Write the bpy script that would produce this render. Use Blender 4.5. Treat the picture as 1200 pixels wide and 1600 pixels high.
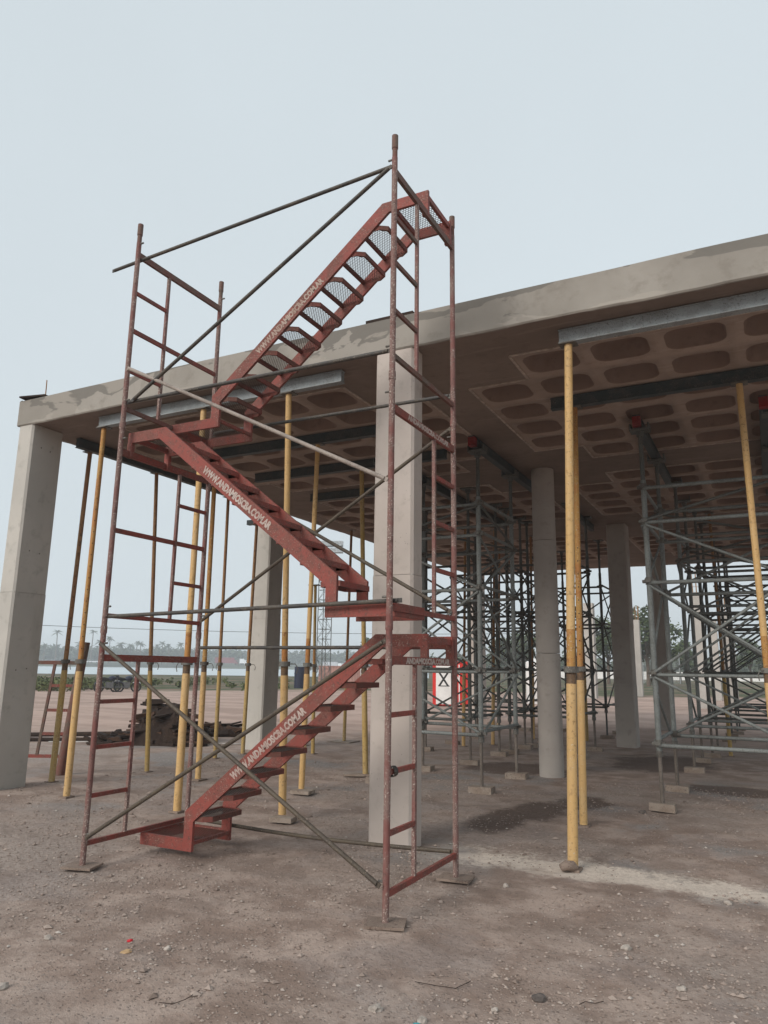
import bpy, math, random
from mathutils import Vector, Matrix, noise
random.seed(7)
sc = bpy.context.scene
for o in list(bpy.data.objects): bpy.data.objects.remove(o)
COL = sc.collection

# ------------------------------------------------------------------ camera
CAM = Vector((0, 0, 1.7)); FPX, PITCH, ROLL, YAW = 1150.5, .2087, .0141, .4782
fwd = Vector((-math.sin(YAW)*math.cos(PITCH), math.cos(YAW)*math.cos(PITCH), math.sin(PITCH)))
rt0 = Vector((math.cos(YAW), math.sin(YAW), 0)); up0 = rt0.cross(fwd)
rt = rt0*math.cos(ROLL)+up0*math.sin(ROLL); up = -rt0*math.sin(ROLL)+up0*math.cos(ROLL)
cd = bpy.data.cameras.new('camera'); co = bpy.data.objects.new('camera', cd); COL.objects.link(co)
M = Matrix((rt, up, -fwd)).transposed().to_4x4(); M.translation = CAM; co.matrix_world = M
cd.sensor_fit = 'VERTICAL'; cd.sensor_height = 36; cd.lens = FPX/1600*36
cd.clip_start = .05; cd.clip_end = 6000
sc.camera = co

# ------------------------------------------------------------------ sky and sun (overcast)
SUN_EL, SUN_AZ = math.radians(29), math.radians(197)      # compass style: 180 = from -Y
w = bpy.data.worlds.new('World'); sc.world = w; w.use_nodes = True
nt = w.node_tree; nt.nodes.clear()
out = nt.nodes.new('ShaderNodeOutputWorld'); bg = nt.nodes.new('ShaderNodeBackground')
sky = nt.nodes.new('ShaderNodeTexSky'); sky.sky_type = 'NISHITA'; sky.sun_disc = False
sky.sun_elevation = SUN_EL; sky.sun_rotation = SUN_AZ
sky.air_density = 1.0; sky.dust_density = 6.0; sky.ozone_density = 1.0
hs = nt.nodes.new('ShaderNodeHueSaturation'); hs.inputs['Saturation'].default_value = .45; hs.inputs['Value'].default_value = .68
mx = nt.nodes.new('ShaderNodeMix'); mx.data_type = 'RGBA'; mx.inputs['Factor'].default_value = .86
mx.inputs[7].default_value = (4.86, 5.42, 5.74, 1)          # the even cloud layer
nt.links.new(sky.outputs[0], hs.inputs['Color']); nt.links.new(hs.outputs[0], mx.inputs[6])
cn = nt.nodes.new('ShaderNodeTexNoise'); cn.inputs['Scale'].default_value = 1.6; cn.inputs['Detail'].default_value = 4
cr = nt.nodes.new('ShaderNodeMapRange'); cr.inputs['From Min'].default_value = .3; cr.inputs['From Max'].default_value = .7
cr.inputs['To Min'].default_value = .975; cr.inputs['To Max'].default_value = 1.025
ctc = nt.nodes.new('ShaderNodeTexCoord'); nt.links.new(ctc.outputs['Generated'], cn.inputs['Vector']); nt.links.new(cn.outputs['Fac'], cr.inputs['Value'])
cm = nt.nodes.new('ShaderNodeVectorMath'); cm.operation = 'SCALE'; nt.links.new(mx.outputs[2], cm.inputs[0]); nt.links.new(cr.outputs[0], cm.inputs['Scale'])
nt.links.new(cm.outputs[0], bg.inputs['Color']); bg.inputs['Strength'].default_value = .1
nt.links.new(bg.outputs[0], out.inputs['Surface'])
sl = bpy.data.lights.new('sun', 'SUN'); sl.energy = 1.5; sl.angle = math.radians(26); sl.color = (1, .95, .88)
so = bpy.data.objects.new('sun', sl); COL.objects.link(so)
sdir = Vector((math.sin(SUN_AZ)*math.cos(SUN_EL), math.cos(SUN_AZ)*math.cos(SUN_EL), math.sin(SUN_EL)))
so.rotation_euler = sdir.to_track_quat('Z', 'Y').to_euler()
sc.view_settings.view_transform = 'Standard'; sc.view_settings.look = 'None'
sc.view_settings.exposure = .6; sc.view_settings.gamma = 1; sc.view_settings.use_curve_mapping = False
sc.cycles.max_bounces = 6; sc.cycles.diffuse_bounces = 4; sc.cycles.volume_bounces = 2
sc.cycles.use_denoising = True

# ------------------------------------------------------------------ helpers
def at(px, dist, z=0.):
    """ground point seen in the direction of picture column px at a horizontal distance"""
    v = fwd+rt*((px-600)/FPX)-up*((1044-800)/FPX)
    v.z = 0; v.normalize(); p = v*dist; p.z = z
    return p

class MB:
    def __init__(s): s.v = []; s.f = []
    def add(s, vs, fs):
        b = len(s.v); s.v += [tuple(v) for v in vs]; s.f += [tuple(b+i for i in f) for f in fs]
    def box(s, a, b):
        x0, y0, z0 = a; x1, y1, z1 = b
        s.add([(x0,y0,z0),(x1,y0,z0),(x1,y1,z0),(x0,y1,z0),(x0,y0,z1),(x1,y0,z1),(x1,y1,z1),(x0,y1,z1)],
              [(0,3,2,1),(4,5,6,7),(0,1,5,4),(1,2,6,5),(2,3,7,6),(3,0,4,7)])
    def obox(s, c, ax, ay, az):
        c = Vector(c); vs = []
        for k in (-1, 1):
            for i, j in ((-1,-1),(1,-1),(1,1),(-1,1)): vs.append(c+Vector(ax)*i+Vector(ay)*j+Vector(az)*k)
        s.add(vs, [(0,3,2,1),(4,5,6,7),(0,1,5,4),(1,2,6,5),(2,3,7,6),(3,0,4,7)])
    def tube(s, p, q, r, n=10, r2=None, caps=True):
        p = Vector(p); q = Vector(q); d = (q-p).normalized(); r2 = r if r2 is None else r2
        a = d.orthogonal().normalized(); b = d.cross(a); vs = []
        for P, rr in ((p, r), (q, r2)):
            for i in range(n):
                t = 2*math.pi*i/n; vs.append(P+(a*math.cos(t)+b*math.sin(t))*rr)
        fs = [(i, (i+1) % n, n+(i+1) % n, n+i) for i in range(n)]
        if caps: fs += [tuple(range(n-1, -1, -1)), tuple(range(n, 2*n))]
        s.add(vs, fs)
    def path(s, pts, r, n=8):
        pts = [Vector(p) for p in pts]; vs = []; m = len(pts)
        a = (pts[1]-pts[0]).normalized().orthogonal().normalized()
        for k, p in enumerate(pts):
            d = (pts[min(k+1, m-1)]-pts[max(k-1, 0)]).normalized()
            a = (a-d*a.dot(d)).normalized(); b = d.cross(a)
            rr = r[k] if isinstance(r, (list, tuple)) else r
            for i in range(n):
                t = 2*math.pi*i/n; vs.append(p+(a*math.cos(t)+b*math.sin(t))*rr)
        fs = [(k*n+i, k*n+(i+1) % n, (k+1)*n+(i+1) % n, (k+1)*n+i) for k in range(m-1) for i in range(n)]
        fs += [tuple(range(n-1, -1, -1)), tuple(range((m-1)*n, m*n))]
        s.add(vs, fs)
    def bar(s, p, q, wx, wy, side=(0, 0, 1)):
        """rectangular bar from p to q: width wx across, wy along 'side'"""
        p = Vector(p); q = Vector(q); d = q-p; sd = Vector(side); dn = d.normalized()
        sd = (sd-dn*sd.dot(dn)).normalized(); o = dn.cross(sd)
        s.obox((p+q)/2, d/2, o*wx/2, sd*wy/2)
    def prism(s, poly, y0, y1, mp):
        """poly: list of (u, v); mp(u, v, y) gives the point"""
        n = len(poly); vs = [mp(u, v, y0) for u, v in poly]+[mp(u, v, y1) for u, v in poly]
        s.add(vs, [tuple(range(n-1, -1, -1)), tuple(range(n, 2*n))]+[(i, (i+1) % n, n+(i+1) % n, n+i) for i in range(n)])
    def mesh(s, name, mat, smooth=False):
        me = bpy.data.meshes.new(name); me.from_pydata(s.v, [], s.f); me.update()
        import bmesh
        bm = bmesh.new(); bm.from_mesh(me); bmesh.ops.recalc_face_normals(bm, faces=bm.faces)
        if smooth:
            for f in bm.faces: f.smooth = len(f.verts) == 4
            for e in bm.edges: e.smooth = all(f.smooth for f in e.link_faces)
        bm.to_mesh(me); bm.free()
        if mat: me.materials.append(mat)
        return me
    def build(s, name, mat, parent=None, smooth=False):
        o = bpy.data.objects.new(name, s.mesh(name, mat, smooth)); COL.objects.link(o)
        if parent: o.parent = parent
        return o
def raw(name, v, f, mat, parent=None):
    me = bpy.data.meshes.new(name); me.from_pydata(v, [], f); me.update(); me.materials.append(mat)
    o = bpy.data.objects.new(name, me); COL.objects.link(o)
    if parent: o.parent = parent
    return o
def inst(name, me, loc=(0,0,0), parent=None, rot=(0,0,0), scale=(1,1,1)):
    o = bpy.data.objects.new(name, me); COL.objects.link(o); o.location = loc; o.rotation_euler = rot; o.scale = scale
    if parent: o.parent = parent
    return o
def tag(o, label, cat, group=None):
    o['label'] = label; o['category'] = cat
    if group: o['group'] = group
    return o
def thing(name, label, cat, loc=(0,0,0), rz=0, group=None):
    o = bpy.data.objects.new(name, None); COL.objects.link(o); o.location = loc; o.rotation_euler = (0,0,rz)
    o.empty_display_size = .2
    return tag(o, label, cat, group)
def empty(name, parent, loc=(0,0,0)):
    o = bpy.data.objects.new(name, None); COL.objects.link(o); o.parent = parent; o.location = loc; o.empty_display_size = .1
    return o
def struct(o): o['kind'] = 'structure'; return o
def stuff(o): o['kind'] = 'stuff'; return o
def tb(p, q, r, name, mat, parent, n=10):
    m = MB(); m.tube(p, q, r, n); return m.build(name, mat, parent, True)

# ------------------------------------------------------------------ materials
class NT:
    def __init__(s, name):
        s.m = bpy.data.materials.new(name); s.m.use_nodes = True; s.t = s.m.node_tree; s.t.nodes.clear()
        s.o = s.t.nodes.new('ShaderNodeOutputMaterial'); s.b = s.t.nodes.new('ShaderNodeBsdfPrincipled')
        s.t.links.new(s.b.outputs[0], s.o.inputs['Surface']); s.b.inputs['Specular IOR Level'].default_value = .3
        tc = s.t.nodes.new('ShaderNodeTexCoord'); s.obj = tc.outputs['Object']
        g = s.t.nodes.new('ShaderNodeNewGeometry'); s.pos = g.outputs['Position']; s.rnd = g.outputs['Random Per Island']
    def l(s, a, b): s.t.links.new(a, b)
    def _in(s, sock, v):
        if hasattr(v, 'is_linked'): s.l(v, sock)
        elif isinstance(v, (tuple, list)) and len(v) == 3 and sock.type == 'RGBA': sock.default_value = (*v, 1)
        else: sock.default_value = v
    def noise(s, scale, vec=None, detail=4, rough=.55, dist=0.):
        n = s.t.nodes.new('ShaderNodeTexNoise'); n.inputs['Scale'].default_value = scale
        n.inputs['Detail'].default_value = detail; n.inputs['Roughness'].default_value = rough; n.inputs['Distortion'].default_value = dist
        s.l(vec if vec is not None else s.pos, n.inputs['Vector']); return n.outputs['Fac']
    def voro(s, scale, vec=None, out='Distance'):
        n = s.t.nodes.new('ShaderNodeTexVoronoi'); n.inputs['Scale'].default_value = scale
        s.l(vec if vec is not None else s.pos, n.inputs['Vector']); return n.outputs[out]
    def math(s, op, a, b=0., c=None):
        n = s.t.nodes.new('ShaderNodeMath'); n.operation = op; s._in(n.inputs[0], a); s._in(n.inputs[1], b)
        if c is not None: s._in(n.inputs[2], c)
        return n.outputs[0]
    def ramp(s, x, lo, hi):
        n = s.t.nodes.new('ShaderNodeMapRange'); n.interpolation_type = 'SMOOTHSTEP'; n.clamp = True
        s._in(n.inputs['Value'], x); n.inputs['From Min'].default_value = lo; n.inputs['From Max'].default_value = hi
        return n.outputs[0]
    def mix(s, f, a, b):
        n = s.t.nodes.new('ShaderNodeMix'); n.data_type = 'RGBA'; s._in(n.inputs['Factor'], f)
        s._in(n.inputs[6], a); s._in(n.inputs[7], b); return n.outputs[2]
    def sep(s, vec):
        n = s.t.nodes.new('ShaderNodeSeparateXYZ'); s.l(vec, n.inputs[0]); return n.outputs
    def scale(s, vec, sx, sy, sz):
        n = s.t.nodes.new('ShaderNodeMapping'); s.l(vec, n.inputs[0]); n.inputs['Scale'].default_value = (sx, sy, sz); return n.outputs[0]
    def bump(s, h, strength=.3, dist=.01):
        n = s.t.nodes.new('ShaderNodeBump'); n.inputs['Strength'].default_value = strength; n.inputs['Distance'].default_value = dist
        s._in(n.inputs['Height'], h); s.l(n.outputs[0], s.b.inputs['Normal'])
    def done(s, col, rough=.7, metal=0.):
        s._in(s.b.inputs['Base Color'], col); s._in(s.b.inputs['Roughness'], rough); s._in(s.b.inputs['Metallic'], metal)
        return s.m
def paint(name, base, worn, spot, fleck, rough=.6, wear=(.42, .6), scale=5., fl=(.63, .67)):
    n = NT(name)
    a = n.noise(scale, detail=7, rough=.68)
    b = n.noise(scale*7, detail=6, rough=.72)
    c = n.noise(scale*22, detail=2)
    e = n.noise(scale*.45, detail=5, rough=.6)
    col = n.mix(n.ramp(a, *wear), base, worn)
    col = n.mix(n.math('MULTIPLY', n.ramp(e, .5, .68), .55), col, tuple(.55*p+.45*q for p, q in zip(worn, spot)))
    col = n.mix(n.ramp(b, .55, .66), col, spot)
    chip = n.math('MULTIPLY', n.ramp(n.noise(scale*13, detail=4, rough=.6), .585, .61), n.ramp(e, .38, .58))
    col = n.mix(n.math('MULTIPLY', chip, .7), col, tuple(.6*v for v in spot))
    col = n.mix(n.math('MULTIPLY', n.ramp(c, *fl), n.ramp(a, .38, .55)), col, fleck)
    n.bump(n.math('SUBTRACT', b, chip), .3, .002)
    return n.done(col, n.math('ADD', n.math('MULTIPLY', a, .3), rough-.1))
def plain(name, col, rough=.7, var=.25, scale=8., metal=0.):
    n = NT(name); a = n.noise(scale, detail=5)
    d = tuple(c*(1-var) for c in col); e = tuple(min(1, c*(1+var)) for c in col)
    return n.done(n.mix(n.ramp(a, .3, .7), d, e), rough, metal)

RED = paint('red_oxide_paint', (.25, .06, .047), (.185, .066, .052), (.11, .05, .04), (.34, .265, .225), .62)
REDW = paint('worn_red_post_paint', (.19, .075, .065), (.21, .138, .12), (.125, .07, .06), (.40, .345, .305), .68, (.36, .6), 3.5, (.58, .64))
REDR = paint('weathered_rail_paint', (.17, .075, .06), (.13, .095, .075), (.09, .06, .05), (.3, .25, .21), .7)
TREAD = paint('rusty_tread_steel', (.18, .055, .044), (.135, .062, .048), (.085, .046, .038), (.18, .13, .1), .75)
MESHM = plain('expanded_steel_mesh', (.075, .058, .05), .6, .3, 30)
TUBE = paint('dark_steel_tube', (.055, .052, .05), (.09, .075, .06), (.045, .038, .035), (.2, .18, .16), .5)
TUBEB = paint('brown_steel_tube', (.10, .078, .055), (.075, .06, .048), (.06, .045, .035), (.22, .18, .14), .55)
TUBEL = paint('pale_dusty_tube', (.32, .27, .235), (.24, .2, .175), (.2, .16, .14), (.4, .36, .33), .6)
WHITE = paint('stencil_white', (.50, .43, .39), (.40, .31, .27), (.25, .085, .07), (.56, .5, .46), .7, (.4, .62), 9)
WHITEW = paint('worn_stencil_white', (.42, .34, .29), (.32, .22, .18), (.2, .09, .07), (.45, .38, .33), .7, (.45, .65), 12)
WHITEF = paint('nearly_gone_stencil', (.26, .13, .115), (.22, .085, .07), (.2, .06, .05), (.3, .2, .17), .7, (.4, .6), 12)
YEL = paint('yellow_prop_paint', (.57, .36, .15), (.55, .37, .18), (.45, .28, .12), (.57, .46, .33), .55, (.4, .7), 2.5, (.66, .72))
YELG = paint('olive_yellow_prop_paint', (.43, .29, .10), (.42, .30, .14), (.32, .21, .09), (.5, .42, .29), .55, (.4, .7), 2.5)
ORA = paint('orange_prop_inner', (.40, .17, .05), (.42, .24, .075), (.26, .11, .045), (.5, .4, .28), .6, (.35, .6), 3)
BRN = paint('rusty_prop_inner', (.26, .125, .06), (.31, .175, .075), (.15, .075, .045), (.4, .3, .2), .65, (.35, .6), 3)
THR = paint('greasy_thread_steel', (.16, .095, .05), (.11, .07, .045), (.08, .05, .035), (.25, .2, .15), .5)
GALV = paint('grey_collar_steel', (.16, .155, .14), (.1, .09, .08), (.09, .07, .055), (.3, .28, .25), .5)
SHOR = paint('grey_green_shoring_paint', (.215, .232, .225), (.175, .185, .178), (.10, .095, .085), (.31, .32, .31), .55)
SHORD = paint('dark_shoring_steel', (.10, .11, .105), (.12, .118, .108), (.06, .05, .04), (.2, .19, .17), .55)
BEAM = paint('pale_grey_beam_paint', (.30, .33, .345), (.24, .26, .265), (.17, .17, .165), (.36, .37, .36), .6)
BEAMD = paint('dark_teal_beam_paint', (.05, .066, .07), (.075, .08, .08), (.045, .05, .05), (.16, .16, .15), .55)
REDE = paint('red_beam_end_paint', (.24, .022, .022), (.18, .03, .027), (.1, .025, .025), (.25, .1, .08), .55)
WOOD = paint('dusty_timber', (.32, .265, .22), (.26, .2, .16), (.17, .125, .1), (.38, .33, .28), .85)
DARKW = paint('dark_weathered_timber', (.032, .021, .017), (.05, .031, .022), (.02, .015, .013), (.09, .062, .046), .9, (.45, .65), 2)
JACK = paint('dusty_jack_steel', (.15, .125, .105), (.19, .16, .138), (.09, .07, .058), (.27, .24, .21), .7)
PLATE = paint('dusty_plate', (.25, .19, .155), (.2, .15, .122), (.13, .085, .066), (.32, .27, .22), .85)

def concrete(name, base, dark, light, joint=False, stain=.5):
    n = NT(name)
    a = n.noise(1.1, detail=6, rough=.6); b = n.noise(7, detail=6, rough=.65); c = n.voro(24.)
    st = n.noise(1.0, n.scale(n.pos, 2.6, 2.6, .35), 5, .6)
    col = n.mix(n.ramp(a, .35, .68), base, light)
    col = n.mix(n.math('MULTIPLY', n.ramp(b, .52, .72), .6), col, dark)
    col = n.mix(n.math('MULTIPLY', n.ramp(st, .58, .72), stain), col, dark)
    pin = n.math('MULTIPLY', n.ramp(c, .13, .06), n.ramp(n.noise(3.), .55, .62))
    col = n.mix(pin, col, tuple(k*.45 for k in dark))
    n.bump(n.math('ADD', b, n.math('MULTIPLY', n.noise(60, detail=3), .4)), .22, .004)
    return n.done(col, .88)
CONC = concrete('column_concrete', (.46, .40, .36), (.36, .31, .275), (.51, .45, .41), stain=.3)
CONCD = concrete('grey_column_concrete', (.43, .405, .37), (.33, .308, .277), (.48, .45, .41), stain=.5)
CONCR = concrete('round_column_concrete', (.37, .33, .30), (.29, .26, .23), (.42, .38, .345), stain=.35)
CONCP = concrete('pale_new_concrete', (.38, .355, .325), (.32, .295, .265), (.43, .40, .37), stain=.3)

def fascia_mat():
    n = NT('slab_edge_concrete')
    p = n.sep(n.pos)
    a = n.noise(.55, detail=5, rough=.6); b = n.noise(5, detail=7, rough=.7)
    damp = n.noise(.9, n.scale(n.pos, .8, .8, 1.9), 5, .55, .6)
    col = n.mix(n.ramp(a, .38, .62), (.25, .228, .20), (.315, .289, .257))
    col = n.mix(n.math('MULTIPLY', n.ramp(b, .5, .7), .5), col, (.19, .167, .142))
    # cold-joint stains hanging from the top edge
    top = n.ramp(p[2], 5.36, 5.6)
    m = n.ramp(n.math('ADD', damp, n.math('MULTIPLY', top, .14)), .57, .585)
    col = n.mix(n.math('MULTIPLY', m, .75), col, (.14, .13, .116))
    low = n.math('MULTIPLY', n.ramp(n.math('ADD', damp, n.math('MULTIPLY', n.ramp(p[2], 5.36, 5.2), .12)), .60, .63), .6)
    col = n.mix(low, col, (.36, .325, .285))
    n.bump(n.math('ADD', b, n.math('MULTIPLY', damp, .8)), .35, .008)
    return n.done(col, .9)
FASC = fascia_mat()
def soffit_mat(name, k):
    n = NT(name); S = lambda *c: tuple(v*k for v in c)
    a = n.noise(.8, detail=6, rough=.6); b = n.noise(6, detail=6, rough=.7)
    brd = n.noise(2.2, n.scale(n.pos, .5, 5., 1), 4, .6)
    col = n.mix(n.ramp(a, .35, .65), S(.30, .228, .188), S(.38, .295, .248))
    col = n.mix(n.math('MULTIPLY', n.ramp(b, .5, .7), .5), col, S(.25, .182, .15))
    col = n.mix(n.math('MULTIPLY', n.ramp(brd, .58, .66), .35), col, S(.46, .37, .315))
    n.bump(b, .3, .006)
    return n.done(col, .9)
SOFF = soffit_mat('soffit_concrete', .64); RIBM = soffit_mat('rib_concrete_lit', .98)  # one concrete: the ribs' brighter light is put into a lighter copy
COFF = concrete('coffer_concrete_shaded', (.215, .15, .12), (.17, .117, .093), (.245, .173, .14), stain=.2)  # shade of the recesses put into a darker concrete colour
LIPM = plain('formwork_seam_concrete', (.42, .345, .295), .9, .25, 12)

def ground_mat():
    n = NT('bare_earth'); p = n.sep(n.pos)
    X, Y = p[0], p[1]
    r = n.math('SQRT', n.math('ADD', n.math('MULTIPLY', X, X), n.math('MULTIPLY', Y, Y)))
    big = n.noise(.35, detail=6, rough=.6); mid = n.noise(2.2, detail=7, rough=.65); fine = n.noise(24, detail=6, rough=.7)
    vf = n.noise(110, detail=3, rough=.7)
    col = n.mix(n.ramp(mid, .4, .62), (.265, .19, .153), (.415, .32, .27))
    col = n.mix(n.ramp(big, .42, .66), col, n.mix(n.ramp(fine, .4, .6), (.365, .30, .262), (.285, .227, .195)))
    col = n.mix(n.math('MULTIPLY', n.ramp(fine, .52, .7), .6), col, (.20, .15, .124))
    col = n.mix(n.math('MULTIPLY', n.ramp(vf, .6, .72), .5), col, (.40, .35, .315))
    sp = n.voro(46., None, 'Color'); spk = n.sep(sp)[0]; sd = n.voro(46.)
    peb = n.math('MULTIPLY', n.ramp(sd, .42, .25), n.ramp(spk, .62, .7))
    col = n.mix(n.math('MULTIPLY', peb, .5), col, n.mix(n.ramp(spk, .7, 1.), (.13, .10, .085), (.40, .345, .305)))
    lil = n.noise(.8, detail=5, rough=.6)
    col = n.mix(n.math('MULTIPLY', n.ramp(lil, .5, .62), .45), col, n.mix(n.ramp(fine, .4, .6), (.33, .28, .258), (.24, .197, .18)))
    drk = n.noise(1.1, n.scale(n.pos, 1, 1.7, 1), 6, .65)
    col = n.mix(n.math('MULTIPLY', n.ramp(drk, .52, .64), .42), col, (.19, .136, .109))
    # bluish crushed-stone patches near the building
    cg = n.math('MULTIPLY', n.ramp(n.noise(.55, detail=4), .52, .62), n.math('MULTIPLY', n.ramp(Y, 6., 7.), n.ramp(Y, 15., 12.)))
    col = n.mix(n.math('MULTIPLY', cg, .75), col, n.mix(n.ramp(fine, .4, .62), (.18, .168, .165), (.32, .30, .285)))
    wob = n.math('MULTIPLY', n.math('SUBTRACT', mid, .5), 1.1)
    # washed pale sand along the slab's drip line
    d = n.math('ABSOLUTE', n.math('SUBTRACT', n.math('ADD', Y, n.math('ADD', wob, n.math('MULTIPLY', n.math('SUBTRACT', fine, .5), .55))), n.math('ADD', 6.95, n.math('MULTIPLY', X, -.02))))
    sand = n.math('MULTIPLY', n.ramp(d, .40, .10), n.math('MULTIPLY', n.ramp(X, -3.3, -2.4), n.ramp(n.noise(1.3), .28, .42)))
    col = n.mix(n.math('MULTIPLY', sand, .95), col, n.mix(n.ramp(fine, .4, .65), (.68, .585, .50), (.56, .47, .40)))
    # damp dark earth under the slab
    def spot(cx, cy, sx, sy):
        a = n.math('DIVIDE', n.math('SUBTRACT', X, cx), sx); b = n.math('DIVIDE', n.math('SUBTRACT', Y, cy), sy)
        q = n.math('ADD', n.math('MULTIPLY', a, a), n.math('MULTIPLY', b, b))
        return n.ramp(n.math('ADD', n.math('SQRT', q), n.math('ADD', wob, n.math('MULTIPLY', n.math('SUBTRACT', fine, .5), .9))), 1.25, .75)
    dm = n.math('MAXIMUM', spot(-2.95, 8.75, .3, .75), n.math('MAXIMUM', spot(-2.7, 9.6, .32, .7), spot(-2.35, 10.4, .35, .5)))
    for s_ in ((-2.0, 15.5, .9, 1.4), (-4.2, 13.2, .8, .8), (-.5, 12.5, .8, .5)): dm = n.math('MAXIMUM', dm, spot(*s_))
    col = n.mix(n.math('MULTIPLY', dm, .85), col, n.mix(n.ramp(fine, .42, .6), (.085, .055, .042), (.13, .092, .075)))
    # open field beyond the building: pale rutted dirt
    rut = n.noise(.35, n.scale(n.pos, .55, 1.6, 1), 6, .6)
    ff = n.ramp(n.math('ADD', r, n.math('MULTIPLY', wob, 5)), 17., 24.)
    field = n.mix(n.ramp(rut, .38, .66), (.46, .33, .275), (.34, .24, .197))
    field = n.mix(n.math('MULTIPLY', n.ramp(n.noise(.9, detail=5), .55, .68), .5), field, (.22, .165, .135))
    col = n.mix(ff, col, field)
    pud = n.noise(.12, n.scale(n.pos, 1, 1, 1), 3, .5)
    far = n.ramp(n.math('ADD', r, n.math('MULTIPLY', n.math('SUBTRACT', n.noise(.15), .5), 26)), 52., 60.)
    grass = n.mix(n.ramp(n.noise(.22, detail=5), .45, .58), (.06, .075, .03), (.17, .12, .08))
    col = n.mix(far, col, grass)
    h = n.math('ADD', n.math('MULTIPLY', mid, 1.2), n.math('ADD', n.math('MULTIPLY', fine, .7), n.math('ADD', n.math('MULTIPLY', vf, .25), n.math('MULTIPLY', peb, .5))))
    n.bump(h, .75, .025)
    return n.done(col, .95)
GROUND = ground_mat()
def stone_mat():
    n = NT('loose_stones'); r = n.rnd
    col = n.mix(n.ramp(r, 0., .6), (.2, .15, .124), (.35, .28, .24))
    col = n.mix(n.ramp(r, .92, 1.), col, (.44, .39, .35))
    n.bump(n.noise(90), .3, .003)
    return n.done(col, .9)
STONE = stone_mat()

# ================================================================== SETTING
def lines(lo, hi, d0, d1, n):
    """dense between lo..hi (step d0), then growing outwards to +-d1"""
    c = [lo+d0*i for i in range(int((hi-lo)/d0)+1)]
    g = [((i+1)/n)**3.2 for i in range(n)]
    return [lo-d1*k-d0*(i+1) for i, k in reversed(list(enumerate(g)))]+c+[c[-1]+d1*k+d0*(i+1) for i, k in enumerate(g)]
gx = lines(-9., 2.5, .05, 1500, 40); gy = lines(2.2, 12., .05, 1500, 40)
gv = []; near = lambda v, a, b, m: max(0, min(1, min((v-a)/m, (b-v)/m)))
for y in gy:
    for x in gx:
        k = near(x, -9.2, 2.7, 1.)*near(y, 2., 12.2, 1.)
        z = 0
        if k > 0:
            z = k*(.020*noise.noise((x*1.3, y*1.3, 0))+.010*noise.noise((x*4.1, y*4.1, 5))+.006*noise.noise((x*11, y*11, 9))-.012)
        gv.append((x, y, z))
nx = len(gx)
gf = [(j*nx+i, j*nx+i+1, (j+1)*nx+i+1, (j+1)*nx+i) for j in range(len(gy)-1) for i in range(nx-1)]
g = struct(raw('ground', gv, gf, GROUND))
for p in g.data.polygons: p.use_smooth = True

# lagoon
n = NT('lagoon_water'); n.bump(n.noise(.6, detail=3), .05, .05); WATER = n.done((.50, .56, .59), .4); n.b.inputs['Specular IOR Level'].default_value = .5  # pale base colour stands in for sky reflected by the ripples
vs = []; N = 40
for i in range(N+1):
    px = -450+i*1120/N
    vs.append(at(px, 132+10*noise.noise((i*.3, 0, 0)), .05)); vs.append(at(px, 440, .05))
struct(raw('lagoon_water', vs, [(2*i, 2*i+2, 2*i+3, 2*i+1) for i in range(N)], WATER))
# far bank with the palms, and low wooded hills
BANK = plain('bank_grass', (.075, .085, .04), .95, .35, .06)
HILL = plain('hill_vegetation', (.05, .065, .045), .95, .3, .02)
def strip(name, mat, a0, a1, r0, r1, hf, N=90, K=8):
    v = []; f = []
    for i in range(N+1):
        px = a0+(a1-a0)*i/N
        for k in range(K+1):
            t = k/K; p = at(px, r0+(r1-r0)*t); p.z = hf(i, t); v.append(p)
    for i in range(N):
        for k in range(K): a = i*(K+1)+k; f.append((a, a+K+1, a+K+2, a+1))
    return struct(raw(name, v, f, mat))
strip('far_bank', BANK, -700, 2000, 436, 900, lambda i, t: (-.2 if t == 0 else 2.2+t*3))
strip('hills', HILL, -700, 2000, 760, 1400, lambda i, t: -1+(math.sin(min(t*1.6, 1)*math.pi/2))*(15+7*noise.noise((i*.16, .5, 0))+4*noise.noise((i*.5, 3, 0))), 160)

# ================================================================== THE SLAB
ZS, ZT, YF, YBK, XW, XE = 5.19, 5.592, 6.87, 26.0, -9.82, 3.05  # right end, out of view, cut short to let light under the slab
PX, PY = .77, .755
bx = [-6.47, -.43]; by = [9.85, 15.42, 21.6]
slab = thing('waffle_slab', 'grey concrete waffle slab roof with coffered underside, resting on the columns', 'slab')
cells = {}
for ix, cx in enumerate(bx):
    for iy, cy in enumerate(by):
        for i in range(7):
            for j in range(6):
                if i in (0, 6) and j in (0, 5): continue
                cells[(ix, iy, i, j)] = (cx+(i-3)*PX, cy+(j-2.5)*PY)
def rrect(a, b, r, n=4):
    o = []
    for cx, cy, s in ((a-r, b-r, 0), (-a+r, b-r, 1), (-a+r, -b+r, 2), (a-r, -b+r, 3)):
        for k in range(n+1):
            t = (s+k/n)*math.pi/2; o.append((cx+r*math.cos(t), cy+r*math.sin(t)))
    return o
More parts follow.
